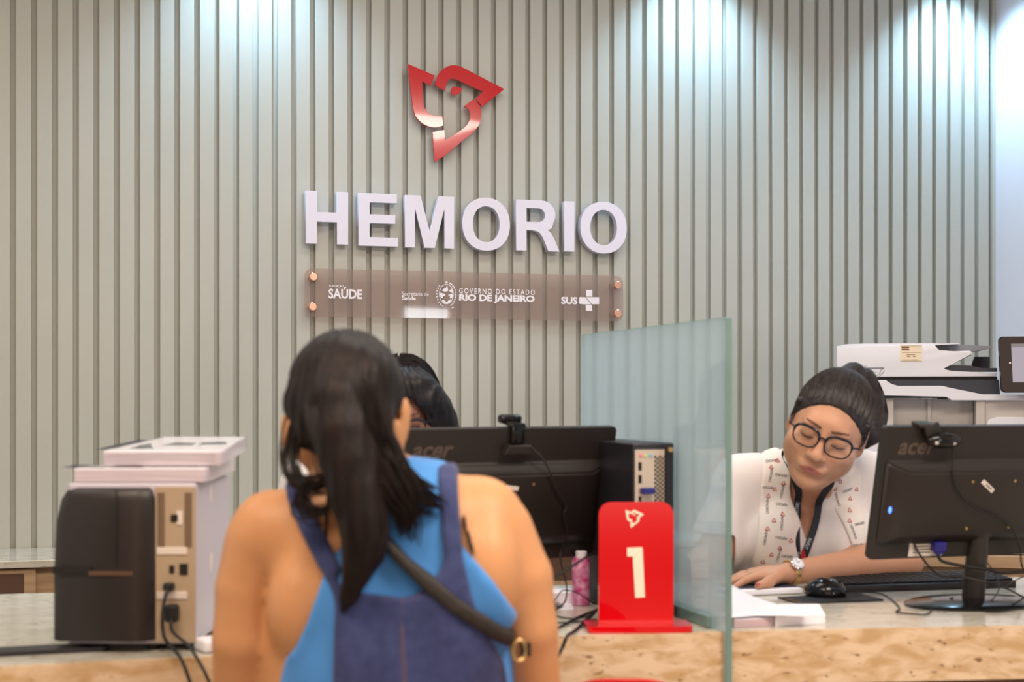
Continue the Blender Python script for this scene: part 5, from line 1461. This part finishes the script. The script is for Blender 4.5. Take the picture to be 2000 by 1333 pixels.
    # printed stole hanging from the neck
    def stole(poly, seed):
        K = Field(axis(.5, .95, .004), axis(3.2, 3.6, .004), axis(.74, 1.12, .004)); trunk(K)
        K.cap(Q(1590, 930, 3.44), Q(1600, 902, 3.38), .056, .056, .03); ripples(K, .0035, 26, 20, 3)
        X, Y_, Z = K.grid()
        reg = poly_sdf(pxpoly(poly, 3.36), X[:, 0, 0][:, None], Z[0, 0][None, :])[:, None, :]
        K.d = smax(K.d - .0125, reg, .004).astype(np.float32)
        K.d = np.maximum(K.d, Y_ - 3.50).astype(np.float32)
        m_ = K.mesh('printed_collar'); smooth_mesh(m_, 1)
        for v_ in (): pass
        m_.transform(Matrix.Translation(-origin))
        return m_
    left = [(1526,868),(1538,885),(1546,930),(1552,975),(1562,1012),(1566,1040),(1560,1125),(1472,1125),(1480,1040),(1490,970),(1498,905),(1510,880)]
    right = [(1640,905),(1655,895),(1672,900),(1692,930),(1690,1000),(1683,1072),(1662,1074),(1640,1015),(1618,960),(1612,945),(1622,935)]
    band = []
    for nm, poly in (('left', left), ('right', right)):
        m_ = stole(poly, 1); o = link('printed_collar', m_, M['scarf'][0], root, True); band.append(o)
    bv = [bvh_of([b]) for b in band]
    def mk(word, w_, h_):
        t_ = text_mesh(word, width=w_, height=h_, bold=.0); t_.transform(Matrix.Translation((-w_ / 2, -h_ / 2, 0))); return t_
    def mini_dove(sz):
        ms = [flat_shape([[((x - 520) / 800 * sz, (480 - y) / 800 * sz) for x, y in pl_]], .00005) for pl_ in DOVE]; j = join_meshes('d', ms)
        for v_ in j.vertices: v_.co.z = 0
        return j
    prL, prR = [[], []], [[], []]
    wlen = .036
    for (x, y, a, hflip) in [(1514,902,8,0),(1530,930,-8,0),(1505,955,-5,0),(1530,987,-8,0),(1491,1014,-3,0),(1521,1049,-8,0),(1486,1081,-5,0),(1533,1085,-5,0)]:
        prL[0].append(drape_print(mk('HEMORIO', wlen * .75, .0062), bv[0], x, y, 180 + a, 3.36, .0012, 0))
    for (x, y, a) in [(1511,930,78),(1533,962,80),(1502,990,80),(1524,1020,80),(1492,1050,80),(1517,1082,78),(1534,1110,80)]:
        prL[0].append(drape_print(mk('HEMORIO', wlen * .95, .0058), bv[0], x, y, a + 180, 3.36, .0012, 0))
    for (x, y) in [(1524,901),(1512,914),(1496,929),(1534,946),(1518,958),(1505,971),(1489,984),(1527,1004),(1509,1016),(1496,1032),(1481,1046),(1539,1054),(1518,1068),(1503,1082),(1489,1098)]:
        prL[1].append(drape_print(mini_dove(.0115), bv[0], x, y, 180, 3.36, .0012, 0))
    for (x, y, a) in [(1626,939,25),(1660,960,18),(1645,1003,15),(1675,1022,10),(1670,1062,5)]:
        prR[0].append(drape_print(mk('HEMORIO', wlen * .72, .0062), bv[1], x, y, 180 + a, 3.36, .0012, 0))
    for (x, y, a) in [(1633,915,-72),(1652,938,-70),(1640,977,-72),(1675,998,-72),(1661,1037,-72)]:
        prR[0].append(drape_print(mk('HEMORIO', wlen * .95, .0058), bv[1], x, y, a + 180 + 180, 3.36, .0012, 0))
    for (x, y) in [(1645,918),(1637,940),(1632,956),(1625,978),(1667,976),(1660,997),(1655,1016),(1646,1034),(1681,958)]:
        prR[1].append(drape_print(mini_dove(.0115), bv[1], x, y, 180, 3.36, .0012, 0))
    for o, pr in zip(band, (prL, prR)):
        for j, nm in ((0, 'word_print'), (1, 'emblem_print')):
            ms = [m_ for m_ in pr[j] if m_ is not None]
            if ms:
                jm = join_meshes(nm, ms); jm.transform(Matrix.Translation(-origin)); p_ = link(nm, jm, M['scarf'][1 + j], o)
    # lanyard
    allb = bvh_of([shirt] + [x for x in root.children if x.name.startswith('body')])
    L1 = ribbon('lanyard', [(1536,880),(1542,905),(1552,940),(1564,968),(1563,995),(1554,1025),(1552,1060),(1556,1098)], .0165, allb, 3.36, .004, [M['lanyard'][0]], root, origin)
    L2 = ribbon('lanyard', [(1618,918),(1612,945),(1605,975),(1600,1005),(1588,1040),(1576,1070),(1564,1100)], .0165, allb, 3.36, .006, [M['lanyard'][0]], root, origin)
    for o, words in ((L1, [('HITTARU', 1562, 995, 72, .026), ('SHI', 1556, 1083, 85, .013)]), (L2, [('ITTACS', 1608, 958, -103, .028), ('NARUT', 1577, 1062, -118, .027)])):
        b_ = bvh_of([o]); ms = []
        for wd_, x, y, a, wl_ in words:
            t_ = mk(wd_, wl_, .0085); r_ = drape_print(t_, b_, x, y, a, 3.36, .0008, 0)
            if r_ is not None: ms.append(r_)
        if ms: jm = join_meshes('lanyard_print', ms); jm.transform(Matrix.Translation(-origin)); link('lanyard_print', jm, M['lanyard'][1], o)
    h = surface_ray(bvh_of([L2]), P(1566, 1088, 3.36).x, P(1566, 1088, 3.36).z)
    py_ = (h.y if h else 3.3) - .003
    mb = MB(); tri = [P(1554, 1096, py_) - origin, P(1577, 1096, py_) - origin, P(1569, 1072, py_) - origin]
    v1 = [mb.bm.verts.new(p) for p in tri]; v2 = [mb.bm.verts.new(p + Vector((0, .002, 0))) for p in tri]
    mb.bm.faces.new(v1); mb.bm.faces.new(v2[::-1])
    for i in range(3): mb.bm.faces.new((v1[i], v2[i], v2[(i + 1) % 3], v1[(i + 1) % 3]))
    o = mb.build('lanyard_tab', M['lanyard'][2], L2); o['label'] = 'red triangular tab'
    # hair
    H = Field(axis(.58, .94, .003), axis(3.02, 3.42, .003), axis(1.02, 1.30, .003))
    S = hs; Rm = hR; TT = lambda p: np.array(hc) + S * (Rm @ np.array(p, float))
    H.ell(TT((0, .016, .034)), np.array((.080, .099, .0925)) * S, Rm, .01)
    X, Y_, Z = H.grid(); L = [((X - hc[0]) * Rm[0, j] + (Y_ - hc[1]) * Rm[1, j] + (Z - hc[2]) * Rm[2, j]) / S for j in range(3)]
    line = .078 - 5.2 * L[0] ** 2
    plane = (line - L[2]) - .75 * (L[1] + .080) - .10 * np.maximum(np.abs(L[0]) - .06, 0)
    H.d = smax(H.d, (plane * .8 * S).astype(np.float32), .006).astype(np.float32)
    for sx in (-1, 1): H.path([TT((sx * .074, -.030, .045)), TT((sx * .0765, -.024, .012))], [.007 * S, .0025 * S], k=.006)
    tl = [(1648,737,3.235,.024),(1666,732,3.27,.026),(1686,745,3.30,.029),(1699,780,3.315,.032),(1703,818,3.32,.033),(1699,846,3.31,.028),(1690,868,3.30,.012)]
    H.path([np.array(P(a, b, y)) for a, b, y, r_ in tl], [t_[3] for t_ in tl], k=.012)
    ang = np.arctan2(L[0], np.maximum(L[2] + .02, .01))
    H.d += (.0004 * np.sin(ang * 60 + 30 * L[1]) + .0004 * np.sin(ang * 27 + 50 * L[1] + 2)).astype(np.float32)
    hm = H.mesh('hair'); hair = obj_at('hair', hm, M['hair_brown'], root, origin)
    cv = []
    for i in range(330):                  # strands drawn back to the tie
        th_ = random.uniform(-1.35, 1.35); q = []
        tgt = (Rm.T @ ((np.array(P(1657, 730, 3.235)) - np.array(hc)) / S))
        x0 = .074 * math.sin(th_); z0 = .078 - 5.2 * x0 * x0 if abs(x0) < .07 else .045 - .03 * random.random(); y0 = -.080 + max(0, (abs(x0) - .02)) * .9 + random.uniform(0, .03)
        a_ = np.array((x0, y0, max(z0, .03)))
        for t_ in np.linspace(0, 1, 7):
            p_ = a_ * (1 - t_) + tgt * t_; c_ = np.array((0, .016, .034)); n_ = (p_ - c_) / np.array((.080, .099, .0925))
            n_ = n_ / np.linalg.norm(n_); q.append(Vector(TT(c_ + n_ * np.array((.0808, .0998, .0933)) * (1 + random.uniform(-.002, .006)))))
        cv.append(q)
    for i in range(260):                  # ponytail
        a = random.uniform(-1, 1); o = random.uniform(0, 1); q = []; wv = random.uniform(-.15, .15)
        for a1, b1, y1, r_ in tl[random.randint(0, 1):random.randint(5, 8)]:
            q.append(P(a1, b1, y1) + Vector((r_ * (a + wv * o), -r_ * math.sqrt(max(0, 1 - a * a)) * .98, random.gauss(0, .003))))
        if len(q) > 2: cv.append(q)
    for i in range(14):                   # stray hairs
        p0 = P(random.uniform(1636, 1712), random.uniform(706, 740), 3.25); q = [p0 + Vector((0, 0, -.02))]
        for t_ in range(3): q.append(q[-1] + Vector((random.uniform(.002, .012), random.gauss(0, .004), random.uniform(-.002, .010))))
        cv.append([q[0]] + q[1:])
    o = strands('hair_strands', cv, .0008, M['hair_brown'], hair, origin, 4); o['kind'] = 'stuff'
    # watch
    wpos = Vector(wr) + Vector((-.004, 0, 0))
    wt = thing('wristwatch', 'silver and gold wristwatch on the wrist of the woman with glasses', 'watch', wpos)
    ax_ = (Vector(wr) - Vector(el)).normalized(); q_ = ax_.to_track_quat('Z', 'Y').to_matrix().to_4x4()
    mb = MB(); mb.lathe([(.0285, -.008), (.0302, -.006), (.0302, .006), (.0285, .008)], 40, q_); mb.build('band', M['gold'], wt, True)
    nrm = Vector((-.1, -.80, .60)).normalized(); nrm = (nrm - ax_ * nrm.dot(ax_)).normalized(); qq = nrm.to_track_quat('Z', 'Y').to_matrix().to_4x4()
    qq = Matrix.Translation(nrm * .0285) @ qq
    mb = MB(); mb.lathe([(.0145, 0), (.0165, .003), (.0165, .006), (.0145, .008)], 32, qq); cs = mb.build('watch_case', M['silver'], wt, True)
    mb = MB(); mb.lathe([(.0138, .0078), (.0138, .0088)], 32, qq); dl = mb.build('dial', M['print_white'], cs, True)
    mb = MB()
    for i in range(12):
        a = R(30 * i); mb.box(qq @ Vector((.0115 * math.cos(a), .0115 * math.sin(a), .0092)), (.0011, .0011, .0011))
    mb.tube([qq @ Vector((0, 0, .0094)), qq @ Vector((.006, .004, .0094))], .0005, 5); mb.tube([qq @ Vector((0, 0, .0094)), qq @ Vector((-.003, .009, .0094))], .0005, 5)
    mb.build('dial_marks', M['mfp_dark'], dl)
    return root
build_clerk()

# ------------------------------------------------------------------ 3. the clerk hidden behind the customer
def build_hidden_clerk():
    origin = Vector((P(748, 1000, 3.45).x, 3.56, 0.45))
    root = thing('person', 'dark-haired person in white mostly hidden behind the monitor and the customer', 'person', origin)
    Q = lambda x, y, Y: np.array(P(x, y, Y))
    hc = Q(788, 808, 3.28); hR = Rmat(22, -4, -4); hs = 1.0
    F = Field(axis(-.60, .03, .006, [(-.34, -.12, .0032)]), axis(3.08, 3.82, .007, [(3.10, 3.36, .0035)]), axis(.04, 1.32, .007, [(1.02, 1.30, .0035)]))
    def trunk(G):
        G.ell(Q(748, 1080, 3.50), (.165, .115, .19), k=.05); G.ell(Q(748, 1230, 3.56), (.17, .13, .20), k=.06); G.ell(Q(748, 1400, 3.58), (.18, .15, .16), k=.06)
        G.cap(Q(598, 942, 3.47), Q(760, 925, 3.45), .052, .06, .05); G.cap(Q(905, 962, 3.47), Q(770, 930, 3.45), .052, .06, .05)
    trunk(F)
    F.cap(Q(770, 940, 3.45), Q(790, 870, 3.34), .05, .05, .03)
    for x0, x1 in ((592, 580), (915, 935)):
        F.path([Q(x0, 970, 3.47), np.array((Q(x1, 1090, 3.42)[0], 3.42, .84)), np.array((Q(x1 + (45 if x0 < 700 else -70), 1100, 3.26)[0], 3.26, .785))], [.05, .043, .026], k=.02)
    for sx in (-1, 1):
        hp = np.array((origin.x + .09 * sx, 3.60, .53)); kn_ = np.array((origin.x + .10 * sx, 3.34, .50)); an = np.array((origin.x + .10 * sx, 3.38, .10))
        F.path([hp, kn_, an], [.09, .06, .042], k=.03); F.cap(an, an + (0, -.13, -.035), .033, .02, .02)
    T = head(F, hc, hR, hs)
    me = F.mesh('body'); smooth_mesh(me, 1)
    paint(me, skin_cols(me, hc, hR, hs, srgb(142, 96, 76), srgb(140, 74, 72), srgb(40, 26, 24)))
    obj_at('body', me, M['skin'], root, origin)
    face_parts(root, origin, T, hs)
    glasses(root, origin, T, hR, hs)
    G = Field(axis(-.62, .05, .007), axis(3.25, 3.85, .007), axis(.45, 1.16, .007)); trunk(G)
    for x0, x1 in ((592, 584), (915, 930)): G.path([Q(x0, 970, 3.47), Q(x1, 1060, 3.43)], [.055, .060], k=.02)
    ripples(G, .004, 26, 20, 8)
    X, Y_, Z = G.grid(); G.d = G.d - .007
    G.d = np.maximum(G.d, np.minimum(np.abs(X - origin.x) - .16, .87 - Z)).astype(np.float32)
    g = G.mesh('shirt'); smooth_mesh(g, 1); obj_at('shirt', g, M['shirt'], root, origin)
    H = Field(axis(-.40, -.08, .0035), axis(3.10, 3.48, .0035), axis(.92, 1.31, .0035)); Rm = hR; S = hs
    TT = lambda p: np.array(hc) + S * (Rm @ np.array(p, float))
    H.ell(TT((0, .014, .032)), np.array((.088, .108, .098)) * S, Rm, .01)
    for sx in (-1, 1):
        H.path([TT((sx * .040, -.050, .085)), TT((sx * .070, -.038, .045)), TT((sx * .086, -.012, -.01)), TT((sx * .092, .0, -.07)), TT((sx * .085, .01, -.13))], [.020, .020, .022, .024, .014], k=.05)
    X, Y_, Z = H.grid(); L = [((X - hc[0]) * Rm[0, j] + (Y_ - hc[1]) * Rm[1, j] + (Z - hc[2]) * Rm[2, j]) / S for j in range(3)]
    facecut = np.maximum(np.maximum(np.abs(L[0]) - (.058 - .35 * np.maximum(L[2] - .02, 0)), L[1] + .03), L[2] - (.074 - 4 * L[0] ** 2))
    H.d = smax(H.d, (-facecut * S).astype(np.float32), .006).astype(np.float32)
    part = .006 * np.exp(-(L[0] / .004) ** 2) * (L[1] < .05)
    H.d += (part + .0012 * np.sin(L[1] * 160 + 26 * np.sin(L[0] * 26)) + .001 * np.sin(L[2] * 130 + L[0] * 60)).astype(np.float32)
    hm = H.mesh('hair'); hair = obj_at('hair', hm, M['hair_black'], root, origin)
    cv = []
    for i in range(220):
        sx = random.choice((-1, 1)); y0 = random.uniform(-.07, .06); q = []
        for t_ in np.linspace(0, 1, 7):
            p_ = np.array((sx * (.004 + .088 * math.sin(t_ * 1.9)), y0 + .02 * t_, .034 + .10 * math.cos(t_ * 1.9) - .03 * t_))
            c_ = np.array((0, .016, .034)); n_ = (p_ - c_) / np.array((.086, .106, .098)); n_ /= np.linalg.norm(n_)
            q.append(Vector(TT(c_ + n_ * np.array((.087, .107, .099)) * (1.0 + .03 * math.sin(t_ * 9 + i)))))
        cv.append(q)
    o = strands('hair_strands', cv, .0012, M['hair_black'], hair, origin, 4); o['kind'] = 'stuff'
    MB().lathe([(.001, -.008), (.0025, -.004), (.0025, .004), (.001, .008)], 10).build('earring', M['gold'], root, True).location = Vector(TT((.084, -.012, -.034))) - origin
build_hidden_clerk()
for lab, x in (('office chair under the woman with glasses, hidden behind the counter', P(1590, 1100, 3.5).x), ('office chair under the hidden dark-haired person, behind the counter', P(748, 1000, 3.45).x)):
    t = thing('office_chair', 'black ' + lab, 'chair', (x, 3.60, 0))
    MB().prism(rrect(0.40, 0.36, 0.08, 8), 0.40, 0.425, None, bev=0.006).build('seat', M['black_rubber'], t)
    MB().cyl((0, 0, 0.06), (0, 0, 0.40), 0.022).build('gas_column', M['steel'], t, True)
    for i in range(5):
        a = R(72 * i); MB().tube([(0, 0, 0.07), (0.21 * math.cos(a), 0.21 * math.sin(a), 0.045)], 0.014).build('base_leg', M['black_plastic'], t, True)
        MB().ball((0.21 * math.cos(a), 0.21 * math.sin(a), 0.0255), (0.024, 0.024, 0.024)).build('caster', M['black_rubber'], t, True)
